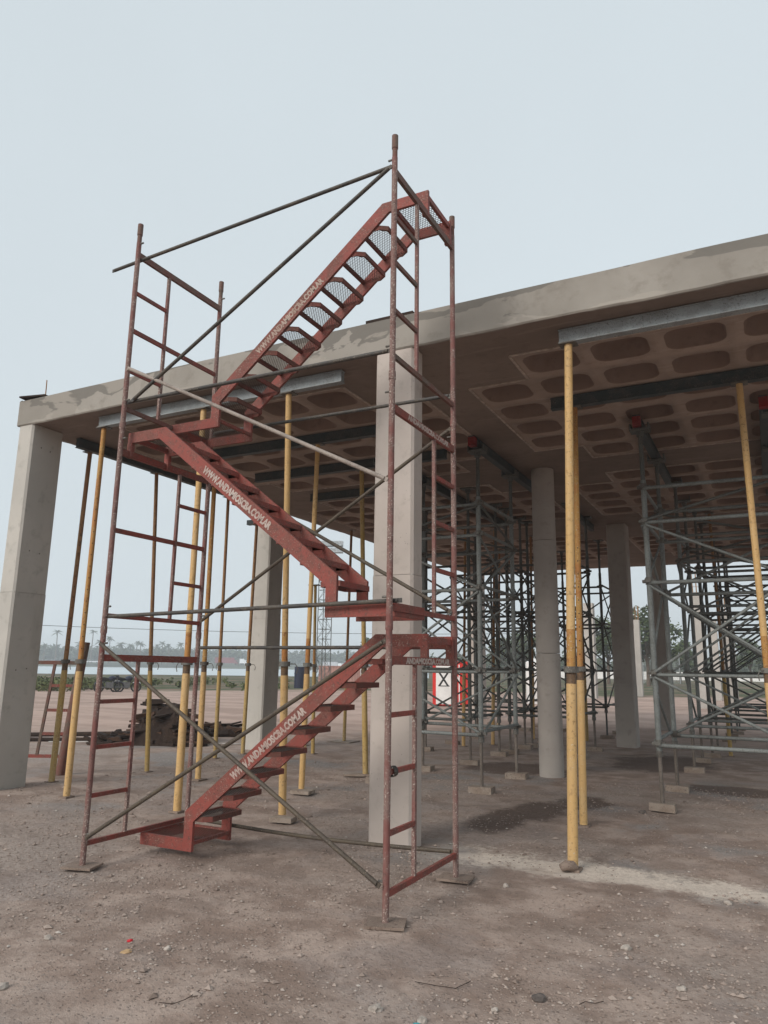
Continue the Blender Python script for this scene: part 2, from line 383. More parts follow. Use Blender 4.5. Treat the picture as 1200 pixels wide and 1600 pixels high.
def coffer(m, ox=0, oy=0, oz=0):
    H = rrect(.302, .268, .15); T = rrect(.255, .22, .14); n_ = len(H)
    O = []
    for x, y in H:   # outer ring projected on the cell boundary
        s = min((PX/2)/abs(x) if abs(x) > 1e-6 else 9, (PY/2)/abs(y) if abs(y) > 1e-6 else 9); O.append((x*s, y*s))
    # make sure the cell corners are present
    q = n_//4
    for c, (sx, sy) in zip(range(4), ((1,1),(-1,1),(-1,-1),(1,-1))): O[c*q+q//2] = (sx*PX/2, sy*PY/2)
    vs = [(x+ox, y+oy, oz) for x, y in O]+[(x+ox, y+oy, oz+.006) for x, y in H]+[(x*.985+ox, y*.985+oy, oz+.02) for x, y in H]
    vs += [(x+ox, y+oy, oz+.17) for x, y in T]+[(x*.86+ox, y*.86+oy, oz+.195) for x, y in T]
    fs = []
    for k in range(4): fs += [(k*n_+i, k*n_+(i+1) % n_, (k+1)*n_+(i+1) % n_, (k+1)*n_+i) for i in range(n_)]
    fs.append(tuple(range(4*n_, 5*n_)))
    m.add(vs, fs)
m = MB(); coffer(m)
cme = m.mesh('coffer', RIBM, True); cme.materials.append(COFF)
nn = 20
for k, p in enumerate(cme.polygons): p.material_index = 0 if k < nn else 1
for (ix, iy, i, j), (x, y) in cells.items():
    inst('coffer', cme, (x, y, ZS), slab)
# flat soffit between the coffers
xs = sorted({round(v, 4) for cx in bx for v in [cx+(i-3.5)*PX for i in range(8)]} | {XW+.02, XE})
ys = sorted({round(v, 4) for cy in by for v in [cy+(j-3)*PY for j in range(7)]} | {YF+.02, YBK})
cset = {(round(x, 2), round(y, 2)) for x, y in cells.values()}
m = MB()
for a, b in zip(xs, xs[1:]):
    for c, d in zip(ys, ys[1:]):
        k = (round((a+b)/2, 2), round((c+d)/2, 2))
        if any(abs(k[0]-q[0]) < .02 and abs(k[1]-q[1]) < .02 for q in cset): continue
        m.add([(a,c,ZS),(b,c,ZS),(b,d,ZS),(a,d,ZS)], [(0,3,2,1)])
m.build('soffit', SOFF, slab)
# thin raised concrete seams where the pan forms met the flat deck
m = MB()
for cx in bx[:2]:
    for cy in by:
        X0, X1, Xa, Xb = cx-3.5*PX, cx+3.5*PX, cx-2.5*PX, cx+2.5*PX
        Y0_, Y1_, Ya, Yb = cy-3*PY, cy+3*PY, cy-2*PY, cy+2*PY
        ring = [(X0,Ya),(Xa,Ya),(Xa,Y0_),(Xb,Y0_),(Xb,Ya),(X1,Ya),(X1,Yb),(Xb,Yb),(Xb,Y1_),(Xa,Y1_),(Xa,Yb),(X0,Yb)]
        for (a, b), (c, d) in zip(ring, ring[1:]+ring[:1]):
            m.bar((a,b,ZS-.004), (c,d,ZS-.004), .03, .014)
m.build('formwork_seam', LIPM, slab)
# edges: front fascia with a ragged lower lip, sides, top
def fascia(p, q, name, nrm):
    p = Vector(p); q = Vector(q); n_ = int((q-p).length/.12); v = []; f = []
    for i in range(n_+1):
        t = i/n_; b = p.lerp(q, t); s = (q-p).length*t
        rag = .012*noise.noise((s*.7, 1, b.y))+.010*noise.noise((s*2.6, 4, 0))+.005*noise.noise((s*9, 7, 0))
        topr = .006*noise.noise((s*1.1, 9, 0))
        for z, o in ((ZT+topr, .05), (ZT-.012+topr, 0), (5.4, .004*noise.noise((s*.5, 2, 2))), (ZS+.012+rag, .003*noise.noise((s*2, 2, 8))), (ZS-.004+rag, .014), (ZS+.004, .07)):
            v.append((b.x-nrm[0]*o, b.y-nrm[1]*o, z))
    for i in range(n_):
        for k in range(5): a = i*6+k; f.append((a, a+1, a+7, a+6))
    return raw(name, v, f, FASC, slab)
fascia((XW, YF, 0), (XE, YF, 0), 'front_edge', (0, -1)); fascia((XW, YF, 0), (XW, YBK, 0), 'side_edge', (-1, 0))
fascia((XW, YBK, 0), (XE, YBK, 0), 'rear_edge', (0, 1)); fascia((XE, YF, 0), (XE, YBK, 0), 'side_edge', (1, 0))
m = MB(); m.add([(XW+.04, YF+.04, ZT-.004), (XE, YF+.04, ZT-.004), (XE, YBK-.04, ZT-.004), (XW+.04, YBK-.04, ZT-.004)], [(0,1,2,3)])
m.build('top_face', CONCD, slab)

# ------------------------------------------------------------------ columns
def sq_column(name, label, x0, x1, y0, y1, h, mat, joints, ch=.028):
    o = thing(name, label, 'column', ((x0+x1)/2, (y0+y1)/2, 0), group='concrete columns carrying the slab')
    a, b = (x1-x0)/2, (y1-y0)/2; zs = [-.05]+joints+[h]
    for k, (z0, z1) in enumerate(zip(zs, zs[1:])):
        d = .004 if k % 2 else 0; A, B = a-d, b-d
        poly = [(-A+ch,-B),(A-ch,-B),(A,-B+ch),(A,B-ch),(A-ch,B),(-A+ch,B),(-A,B-ch),(-A,-B+ch)]
        m = MB(); m.prism(poly, z0, z1-(.006 if z1 != h else 0), lambda u, v, y: (u, v, y)); m.build('shaft', mat, o)
    if joints:
        m = MB()
        for z in joints: m.box((-a+.012, -b+.012, z-.008), (a-.012, b-.012, z+.002))
        m.build('pour_joint', CONCD, o)
    return o
colA = sq_column('concrete_column', 'grey square concrete column at the left corner of the slab', -9.80, -9.47, 6.885, 7.44, ZS-.003, CONCD, [2.69])
sq_column('concrete_column', 'pale square concrete column right behind the red stair tower', -3.705, -3.225, 6.885, 7.15, ZS-.003, CONC, [2.66])
sq_column('concrete_column', 'grey square column on the left side, seen behind the sloping middle stair flight', -9.95, -9.5, 12.95, 13.5, ZS-.003, CONCD, [2.7])
sq_column('concrete_column', 'broad shaded square column right of the round one, behind the yellow prop pair', -3.3, -2.85, 18.1, 18.6, ZS-.003, CONCR, [1.4, 2.7])
sq_column('concrete_column', 'narrow shaded column behind the right-hand grey shoring tower', -3.15, -2.72, 24.0, 24.5, ZS-.003, CONCR, [2.7])
sq_column('concrete_column', 'pale far corner column framed between the left shoring towers', -9.62, -9.1, 25.2, 25.7, ZS-.003, CONC, [2.7])
for y, z in ((-.1, 4.86), (.06, 4.84), (-.1, 3.3), (.07, 3.28), (-.1, 1.6), (.07, 1.62)):
    m = MB(); m.tube((.164, y, z), (.1665, y, z), .009, 10); m.build('tie_hole', DARKW, colA)
o = thing('concrete_column', 'round grey concrete column beside the tall yellow prop', 'column', (-3.34, 12.55, 0), group='concrete columns carrying the slab')
for k, (z0, z1) in enumerate(((-.05, 1.98), (1.984, 3.9), (3.904, ZS-.003))):
    m = MB(); m.tube((0,0,z0), (0,0,z1-.004), .20-.002*k, 40); m.build('shaft', CONCR, o, True)

# ------------------------------------------------------------------ steel beams under the slab
def xbeam(label, x0, x1, y, mat, zt=ZS-.012, h=.15, bw=.1, ends=None):
    o = thing('steel_beam', label, 'beam', (x0, y, zt-h)); L_ = x1-x0
    for nm, a, b in (('top_flange', (0,-bw/2,h-.012), (L_,bw/2,h)), ('web', (.002,-.034,.012), (L_-.002,.034,h-.012)), ('bottom_flange', (0,-bw/2,0), (L_,bw/2,.012))):
        m = MB(); m.box(a, b); m.build(nm, mat, o)
    return o
def ybeam(label, x, y0, y1, mat, zt=ZS-.012, h=.15, bw=.1, red=True):
    o = thing('steel_beam', label, 'beam', (x, y0, zt-h)); L_ = y1-y0
    for nm, a, b in (('top_flange', (-bw/2,0,h-.012), (bw/2,L_,h)), ('web', (-.034,.002,.012), (.034,L_-.002,h-.012)), ('bottom_flange', (-bw/2,0,0), (bw/2,L_,.012))):
        m = MB(); m.box(a, b); m.build(nm, mat, o)
    if red:
        m = MB(); m.box((-bw/2-.003, -.004, -.003), (bw/2+.003, .11, h-.02)); m.build('painted_end', REDE, o)
    return o
xbeam('pale grey steel beam under the front slab edge, left of the pale column', -8.32, -4.27, 7.12, BEAM)
xbeam('pale grey steel beam under the front slab edge at the upper right', -1.69, 2.2, 7.2, BEAM)
xbeam('dark steel beam with prop at the upper right, second from the slab edge', -2.28, 2.3, 9.12, BEAMD)
xbeam('dark steel beam crossing behind the stairs, second from the front edge', -7.95, -4.2, 9.1, BEAMD)
xbeam('dark steel beam with its end above the middle stair flight, third from the front edge', -8.2, -4.4, 10.65, BEAMD)
xbeam('dark steel beam fourth from the front edge, left of the pale column', -8.15, -5.7, 12.45, BEAMD)
ybeam('dark teal steel beam along the left slab edge above leaning props', -9.42, 7.66, 12.2, BEAMD, red=False)
ybeam('red-ended steel beam on the shoring left of the round column', -3.77, 10.12, 14.6, BEAMD)
ybeam('red-ended steel beam on the near right shoring tower', -1.38, 10.2, 14.0, BEAMD)
ybeam('red-ended steel beam at the right picture edge', .19, 10.1, 14.0, BEAMD)
ybeam('dark steel beam deeper under the slab behind the pale column', -5.44, 10.9, 16.9, BEAMD, red=False)
ybeam('dark steel beam on the shoring right of the round column', -3.6, 15.6, 18.0, BEAMD, red=False)

# ================================================================== STAIR TOWER
TX0, TY0, TL, TW = -2.46, 4.854, 2.908, 1.274
TXL, TYB = TX0-TL, TY0+TW
tower = thing('scaffold_stair_tower', 'rusty red scaffold tower with three zigzag stair flights in front of the slab', 'stair tower', ((TX0+TXL)/2, (TY0+TYB)/2, 0))
TO = Vector(tower.location)
def loc(x, y, z): return Vector((x, y, z))-TO
def text_mesh(txt, size, width=None, bold=.0):
    cu = bpy.data.curves.new('t', 'FONT'); cu.body = txt; cu.size = size; cu.extrude = .0006; cu.offset = bold; cu.resolution_u = 2
    ob = bpy.data.objects.new('t', cu); COL.objects.link(ob)
    bpy.context.view_layer.update()
    me = bpy.data.meshes.new_from_object(ob.evaluated_get(bpy.context.evaluated_depsgraph_get()))
    bpy.data.objects.remove(ob); bpy.data.curves.remove(cu)
    x0 = min(v.co.x for v in me.vertices); x1 = max(v.co.x for v in me.vertices)
    y0 = min(v.co.y for v in me.vertices); y1 = max(v.co.y for v in me.vertices)
    sx = width/(x1-x0) if width else 1
    for v in me.vertices: v.co = ((v.co.x-(x0+x1)/2)*sx, v.co.y-(y0+y1)/2, v.co.z)
    return me
def stencil(me, bridge=.010):
    """cut narrow vertical bridges through the letters, as a stencil leaves them"""
    return me
def letters(name, txt, size, width, c, ux, uy, mat, parent, bold=.004):
    me = text_mesh(txt, size, width, bold); me.name = name; me.materials.append(mat)
    ux = Vector(ux).normalized(); uy = Vector(uy); uy = (uy-ux*uy.dot(ux)).normalized(); uz = ux.cross(uy)
    o = bpy.data.objects.new(name, me); COL.objects.link(o); o.parent = parent
    mm = Matrix((ux, uy, uz)).transposed().to_4x4(); mm.translation = Vector(c); o.matrix_local = mm
    return o
RP = .0245
def frame(side, k):
    """one ladder frame: side -1 left, 1 right; k = storey"""
    x = TX0 if side > 0 else TXL
    zb, z1 = ((.19, 1.755), (2.135, 3.69), (4.125, 5.766))[k]
    base = (.02, 1.985, 3.93)[k]; top = (1.985, 3.93, 5.90)[k]
    fr = empty('frame', tower, loc(x, TY0, 0)); L = lambda y, z, dx=0: (dx, y, z)
    for y in (0, TW):
        tb(L(y, base), L(y, top), RP, 'post', REDW if k < 2 or side > 0 else REDW, fr, 12)
        if k > 0:
            tb(L(y, base-.012), L(y, base+.055), RP+.005, 'joint_collar', REDW, fr, 12)
    if k == 2:
        for y in (0, TW):
            tb(L(y, top), L(y, 6.0), .0225, 'coupling_pin', REDR, fr, 12); tb(L(y, 5.985), L(y, 6.108), .0275, 'coupling_sleeve', REDR, fr, 12)
    rungs = {0: (.575, .98, 1.37), 1: (2.52, 2.93, 3.33), 2: (4.52, 4.945, 5.352)}[k]
    st = .45 if k != 1 else TW-.45
    m = MB(); m.bar(L(.02, z1), L(TW-.02, z1), .03, .062); m.build('top_bar', RED if k < 2 else REDR, fr)
    m = MB(); m.bar(L(.02, zb), L(TW-.02, zb), .028, .04); m.build('bottom_bar', RED if k < 2 else REDR, fr)
    m = MB(); m.bar(L(st, zb+.02), L(st, z1-.031), .028, .03, (0, 1, 0)); m.build('ladder_stile', REDW, fr)
    for i, z in enumerate(rungs):
        a, b = (.022, st-.015) if k != 1 else (st+.015, TW-.022)
        if i == 1 and side < 0 and k > 0:
            a, b = .022, TW-.022
        m = MB(); m.bar(L(a, z), L(b, z), .024, .036 if b-a < .6 else .044); m.build('rung', RED if side < 0 or k < 2 else REDR, fr)
    # small locking studs for the braces
    for y, s in ((0, -1), (TW, 1)):
        for z in (zb+.08, z1+.13 if k < 2 else z1+.12):
            m = MB(); m.tube(L(y, z, -side*.02), L(y, z, -side*.06), .009, 8); m.build('locking_stud', GALV, fr)
    if side > 0 and k < 2:
        letters('lettering', 'ANDAMIOSCBA.COM.AR', .062, .86, L(TW*.54, z1, .0165), (0, 1, 0), (0, 0, 1), WHITE, fr, .003)
    if side < 0 and k == 0:
        letters('lettering', 'ANDAMIOSCBA.COM.AR', .045, .62, L(TW*.55, z1, .0165), (0, 1, 0), (0, 0, 1), WHITEF, fr, .0)
    return fr
for s in (-1, 1):
    for k in range(3): frame(s, k)
# base plates
for x, y, r in ((TX0, TY0, .35), (TX0, TYB, .1), (TXL, TY0, .3), (TXL, TYB, .2)):
    m = MB(); c, s_ = math.cos(r), math.sin(r)
    m.obox(loc(x, y, .012), (.135*c, .135*s_, 0), (-.105*s_, .105*c, 0), (0, 0, .009)); m.build('base_plate', PLATE, tower)

def lattice(poly, sp, wd, z, ang=27, bars=None):
    """expanded-metal sheet clipped to a convex plan polygon"""
    m = bars or MB(); P = [Vector((a, b)) for a, b in poly]
    ar = sum(P[i].x*P[(i+1) % len(P)].y-P[(i+1) % len(P)].x*P[i].y for i in range(len(P)))
    if ar < 0: P.reverse()
    cx = sum((p for p in P), Vector((0, 0)))/len(P); R_ = max((p-cx).length for p in P)
    for sgn in (-1, 1):
        t = math.radians(90+sgn*ang); d = Vector((math.cos(t), math.sin(t))); nrm = Vector((-d.y, d.x))
        k = -int(R_/sp)-1
        while k*sp < R_+sp:
            o = cx+nrm*(k*sp); t0, t1 = -1e9, 1e9; k += 1
            for i in range(len(P)):
                a, b = P[i], P[(i+1) % len(P)]; e = b-a; en = Vector((-e.y, e.x))
                den = en.dot(d); num = en.dot(a-o)
                if abs(den) < 1e-9:
                    if num > 0: t0, t1 = 1, 0
                    continue
                if den > 0: t0 = max(t0, num/den)
                else: t1 = min(t1, num/den)
            if t1-t0 > .01:
                p, q = o+d*t0, o+d*t1
                m.bar((p.x, p.y, z+sgn*.001), (q.x, q.y, z+sgn*.001), wd, .0025)
    return m
def flight(label, sgn, x_start, yn, yf, zo, ztop, txt_rev, mat, meshdust=False, D=.285, tmat=None, wmat=WHITE):
    tmat = tmat or TREAD
    """stair flight from x_start rising towards sgn*X; yn / yf near and far stringer"""
    fl = empty('stair_flight', tower, loc(x_start, yn, zo)); fl['label'] = label
    W = yf-yn; T = ztop-zo
    P = lambda s, y, z: (sgn*s, y, z)
    z1 = .40; sk = 2.45; slope = (T-z1)/(sk-.52); nl = math.hypot(1, slope); th = .125
    dz = th*nl                                   # vertical thickness of the sloping band
    prof = [(0, .165), (.52, .165), (.52, z1), (sk, T), (2.925, T), (2.925, T-.105)]
    low = lambda s: z1+(s-.52)*slope-dz
    s_t = .52+((T-.105)+dz-z1)/slope
    prof += [(s_t, T-.105), (.62, low(.62)), (.62, .065), (0, .065)]
    for y0, y1 in ((0, .03), (W-.03, W)):
        m = MB(); m.prism(prof, y0, y1, lambda u, v, y: P(u, y, v)); m.build('stringer', mat, fl)
    # landing tray and top platform
    m = MB(); m.bar(P(.012, .03, .115), P(.012, W-.03, .115), .024, .1); m.build('landing_rim', mat, fl)
    m = MB(); m.bar(P(.605, .03, .135), P(.605, W-.03, .135), .028, .03); m.build('landing_rim', mat, fl)
    m = lattice([(sgn*.024, .03), (sgn*.59, .03), (sgn*.59, W-.03), (sgn*.024, W-.03)], .0245, .0045, .148)
    m.build('landing_mesh', MESHM if not meshdust else TREAD, fl)
    for s in (2.90, s_t+.03):
        m = MB(); m.bar(P(s, .03, T-.05), P(s, W-.03, T-.05), .03, .05); m.build('platform_rim', mat, fl)
    m = lattice([(sgn*(s_t+.045), .03), (sgn*2.885, .03), (sgn*2.885, W-.03), (sgn*(s_t+.045), W-.03)], .0245, .0040, T-.02)
    m.build('platform_mesh', MESHM, fl)
    for y in (.015, W-.015):                     # hooks over the frame bar
        m = MB(); m.box(*[tuple(f(a, b) for a, b in zip(P(2.865, y-.02, T-.25), P(2.925, y+.02, T-.105))) for f in (min, max)])
        m.build('hook', mat, fl)
    # treads
    rise = (T-.165)/9
    poly = [(0, .02), (0, W-.02), (D-.075, W-.02), (D, W-.07), (D, .07), (D-.075, .02)]
    inn = [(.022, .03), (.022, W-.03), (D-.085, W-.03), (D-.02, W-.085), (D-.02, .085), (D-.085, .03)]
    rim = MB(); nP = 6
    v = [P(a, b, z) for z in (-.045, 0) for a, b in poly]+[P(a, b, z) for z in (-.045, 0) for a, b in inn]
    f = []
    for i in range(nP):
        j = (i+1) % nP
        f += [(i, j, 6+j, 6+i), (12+i, 18+i, 18+j, 12+j), (6+i, 6+j, 18+j, 18+i), (i, 12+i, 12+j, j)]
    rim.add(v, f); rme = rim.mesh('tread', tmat)
    mme = lattice([(sgn*a, b) for a, b in inn], .0235, .0040, -.012).mesh('tread_mesh', MESHM)
    for k in range(1, 9):
        z = .165+k*rise; s = max(.50, .52+(z-z1)/slope-.005)
        inst('tread', rme, P(s, 0, z), fl); inst('tread_mesh', mme, P(s, 0, z), fl)
    # stencilled web address on the near stringer
    a = Vector(P(.52, 0, z1)); b = Vector(P(sk, 0, T)); d = (b-a).normalized()
    nrm = Vector((d.z, 0, -d.x))
    if nrm.z > 0: nrm = -nrm
    c = a.lerp(b, .5)+nrm*(th*.5)+Vector((0, -.0012, 0))
    ux = d if d.x > 0 else -d
    c = c+ux*txt_rev
    letters('lettering', 'WWW.ANDAMIOSCBA.COM.AR', .088, .97, c, ux, (0, 0, 1), wmat, fl, .0045)
    return fl
flight('red stair flight rising right from the ground', 1, TXL, 5.505, 6.065, 0.0, 1.975, -.16, RED, True)
flight('red stair flight rising left, middle storey', -1, TX0, 4.955, 5.485, 2.015, 3.905, -.05, RED, D=.21, tmat=RED)
flight('weathered red stair flight rising right to the open top', 1, TXL, 5.505, 6.065, 3.99, 6.01, -.12, RED, wmat=WHITEW)
# brace tubes
BR = .0205
def brace(p, q, mat, name='brace_tube', sag=0):
    p, q = loc(*p), loc(*q); m = MB(); d = (q-p).normalized(); r_ = BR*.86
    if sag: m.path([p.lerp(q, i/10)-Vector((0, 0, sag*math.sin(math.pi*i/10))) for i in range(11)], r_, 10)
    else: m.tube(p, q, r_, 10)
    o = m.build(name, mat, tower, True)
    for e, s_ in ((p, -1), (q, 1)): mm = MB(); mm.bar(e-d*s_*.01, e+d*s_*.03, .008, .034); mm.build('flattened_end', mat, o)
a_, b_ = TXL+.045, TX0-.045
brace((a_, TY0-.012, .25), (b_, TY0-.012, 1.885), TUBEB); brace((a_, TY0-.052, 1.87), (b_, TY0-.052, .265), TUBEB)
brace((a_, TY0+.012, 2.125), (TX0+.05, TY0+.045, 2.19), TUBE)
brace((a_, TY0-.02, 4.52), (b_, TY0-.02, 3.115), TUBEL)
brace((TXL-.37, TY0+.045, 5.71), (b_, TY0+.02, 5.84), TUBE); brace((b_, TY0-.02, 5.80), (TXL+.14, TY0-.02, 4.19), TUBE)
brace((a_, TY0+.01, 4.185), (b_, TY0+.01, 4.17), TUBE)
brace((a_, TYB-.01, 2.17), (b_, TYB-.01, 3.885), TUBEB); brace((a_, TYB-.05, 3.78), (b_, TYB-.05, 2.21), TUBEB)
brace((a_, TYB, 4.245), (b_, TYB, 4.23), TUBE); brace((a_, TYB, 1.882), (b_, TYB, 1.885), TUBE)
brace((a_, TYB, .20), (b_, TYB, .21), TUBEB, sag=.035)

# ================================================================== PROPS
BLKH = plain('dark_hole', (.02, .016, .012), .9)
def prop(label, b, t, lower=YEL, upper=ORA, ro=.041, ri=.034, zc=1.70, flip=False, plate=.07, head=.09, rust=.35, holes=0):
    o = thing('steel_prop', label, 'prop', (b[0], b[1], 0)); B = Vector((0, 0, 0)); T = Vector((t[0]-b[0], t[1]-b[1], t[2]))
    A = lambda z: B.lerp(T, z/T.z)
    m = MB(); m.box((-plate, -plate, -.01), (plate, plate, .012)); m.build('base_plate', PLATE, o)
    tb(A(.012), A(zc-.10), ro, 'outer_tube', lower, o, 14)
    tb(A(zc-.10), A(zc+.02), ro*.96, 'thread', THR, o, 14)
    m = MB(); c = A(zc+.03); m.tube(c-Vector((0,0,.028)), c+Vector((0,0,.028)), ro*1.5, 14); col_ = m.build('collar', GALV, o, True)
    m = MB(); a = random.uniform(0, 6.28); d = Vector((math.cos(a), math.sin(a), 0))
    m.path([c+d*ro*1.3, c+d*(ro*1.3+.07), c+d*(ro*1.3+.10)-Vector((0,0,.05)), c+d*(ro*1.3+.085)-Vector((0,0,.11))], .006, 6); m.build('handle', GALV, col_)
    tb(A(zc+.05), A(zc+.05+rust), ri, 'inner_tube_foot', ORA if upper is not BRN else BRN, o, 14)
    tb(A(zc+.05+rust), T-Vector((0,0,.012)), ri, 'inner_tube', upper, o, 14)
    if holes:
        v = Vector((-b[0], -b[1], 0)).normalized()
        for k in range(holes):
            c = A(zc+.2+k*.16)+v*(ri-.001); m = MB(); m.tube(c, c+v*.0025, .0075, 8); m.build('pin_hole', BLKH, o)
    m = MB(); m.obox(T-Vector((0,0,.006)), (head, 0, 0), (0, head*.8, 0), (0, 0, .006)); m.build('head_plate', GALV, o)
    return o
ZB = ZS-.012-.15-.003
prop('tall thick yellow prop nearest the camera, right of the stair tower', (-1.69, 6.95), (-1.60, 7.2, ZB), YEL, YEL, .046, .041, 1.68)
prop('yellow prop just behind the nearest tall one', (-2.02, 8.87), (-1.98, 9.12, ZB), YEL, ORA, .044, .036, 1.69, holes=9)
prop('yellow prop cut by the right picture edge', (-.03, 9.25), (-.06, 9.12, ZB), YEL, YEL, .045, .037, 1.70)
prop('yellow prop in front of the slab, rising through the lower stair flight', (-5.09, 7.41), (-5.06, 7.14, ZB), YEL, YEL, .045, .037)
prop('pale yellow prop second from the left corner column', (-8.31, 7.15), (-8.25, 7.13, ZB), YEL, ORA, .044, .034, holes=14)
prop('rusty yellow prop nearest the left corner column', (-9.5, 7.88), (-9.43, 7.92, ZB), YELG, BRN, .044, .034, holes=12)
prop('slim yellow prop in front of the dark debris pile', (-9.14, 9.41), (-9.4, 9.36, ZB), YELG, BRN, .038, .032)
prop('pale yellow prop beside the rear left post of the red tower', (-6.41, 7.14), (-6.41, 7.13, ZB), YEL, YEL, .047, .038)
prop('yellow prop with a round foot behind the lower stair flight', (-7.9, 9.21), (-7.85, 9.1, ZB), YEL, ORA, .044, .036, plate=.1)
prop('slim dark-topped yellow prop, fourth from the left in the rear row', (-9.4, 11.4), (-9.43, 11.38, ZB), YELG, BRN, .038, .031)
prop('yellow prop just left of the grey side column', (-9.43, 12.27), (-9.39, 12.3, 4.62), YELG, BRN, .040, .033)
prop('yellow prop under the second dark beam, left of the pale column', (-5.93, 9.07), (-5.87, 9.1, ZB), YEL, YEL, .042, .035)
prop('short free-standing yellow prop behind the lower flight', (-8.29, 13.05), (-8.34, 13.02, 3.38), YELG, YELG, .038, .031, head=.12)
prop('slim yellow prop on a round plate in the rear, right of the mast', (-9.02, 15.54), (-8.97, 15.57, ZB), YELG, BRN, .040, .032, plate=.14)
prop('slim rusty prop far back beside the lattice mast', (-9.3, 14.3), (-9.25, 14.3, ZB), BRN, BRN, .034, .028)
prop('yellow prop hugging the left edge of the pale column', (-5.95, 10.96), (-5.99, 10.7, ZB), YELG, YELG, .046, .038)
prop('far yellow prop seen left of the red kiosk panel', (-6.3, 16.2), (-6.25, 16.3, ZB), YEL, BRN, .04, .03)
prop('far yellow prop between the left shoring towers', (-5.85, 16.9), (-5.72, 16.9, ZB), YEL, BRN, .04, .03)
prop('far slim yellow prop left of the round column', (-7.02, 20.8), (-6.9, 20.8, ZS-.01), YEL, BRN, .04, .03)
prop('far slim yellow prop close to the round column', (-5.47, 18.9), (-5.4, 18.9, ZS-.01), YEL, BRN, .04, .03)
prop('far rusty yellow prop left of the broad shaded column', (-4.2, 19.2), (-4.2, 19.2, ZS-.01), YELG, BRN, .04, .03)
prop('far rusty prop seen through the right shoring towers', (-.9, 17.6), (-.95, 17.6, ZS-.01), YELG, BRN, .04, .03)
m = MB(); m.box((-.3, -.05, 0), (.3, .05, .1)); o = m.build('timber_header', BEAMD); o.location = (-9.32, 12.3, 4.62)
tag(o, 'short dark header piece on top of the prop beside the grey side column', 'header')
m = MB(); m.path([(-.05, 0, .03), (.0, .0, .05), (.06, .01, .045), (.1, .03, .02)], [.03, .042, .04, .02], 10); o = m.build('concrete_lump', PLATE, None, True); o.location = (-1.72, 6.84, 0); o.rotation_euler = (0, 0, .5)
tag(o, 'grey round concrete lump at the foot of the nearest yellow prop', 'concrete')

m = MB(); cx, cz = TY0+.085, .98
m.path([(TX0+.030*math.cos(t), cx+.008*t/6.283-.028, cz+.036*math.sin(t)) for t in [k*6.283/10 for k in range(71)]], .0035, 5)
tag(m.build('wire_coil', TUBE), 'small dark coil of binding wire wrapped round a rung of the front right ladder', 'wire')
for l, x, y, a, sx, sy, sz in (('grey board under the prop beside the pale column', -6.02, 10.9, .5, .26, .1, .03), ('reddish block beside the foot of the prop behind the lower flight', -5.0, 7.3, .2, .13, .09, .05),
        ('grey block under the prop below the second dark beam', -5.85, 8.98, .1, .14, .1, .045), ('flat grey board under the slim rear prop right of the mast', -9.02, 15.5, .0, .3, .26, .02)):
    m = MB(); m.obox((0, 0, sz*.6), (sx, 0, 0), (0, sy, 0), (0, 0, sz*.5)); o = m.build('sole_board', WOOD); o.location = (x, y, 0); o.rotation_euler = (0, 0, a); tag(o, l, 'board')

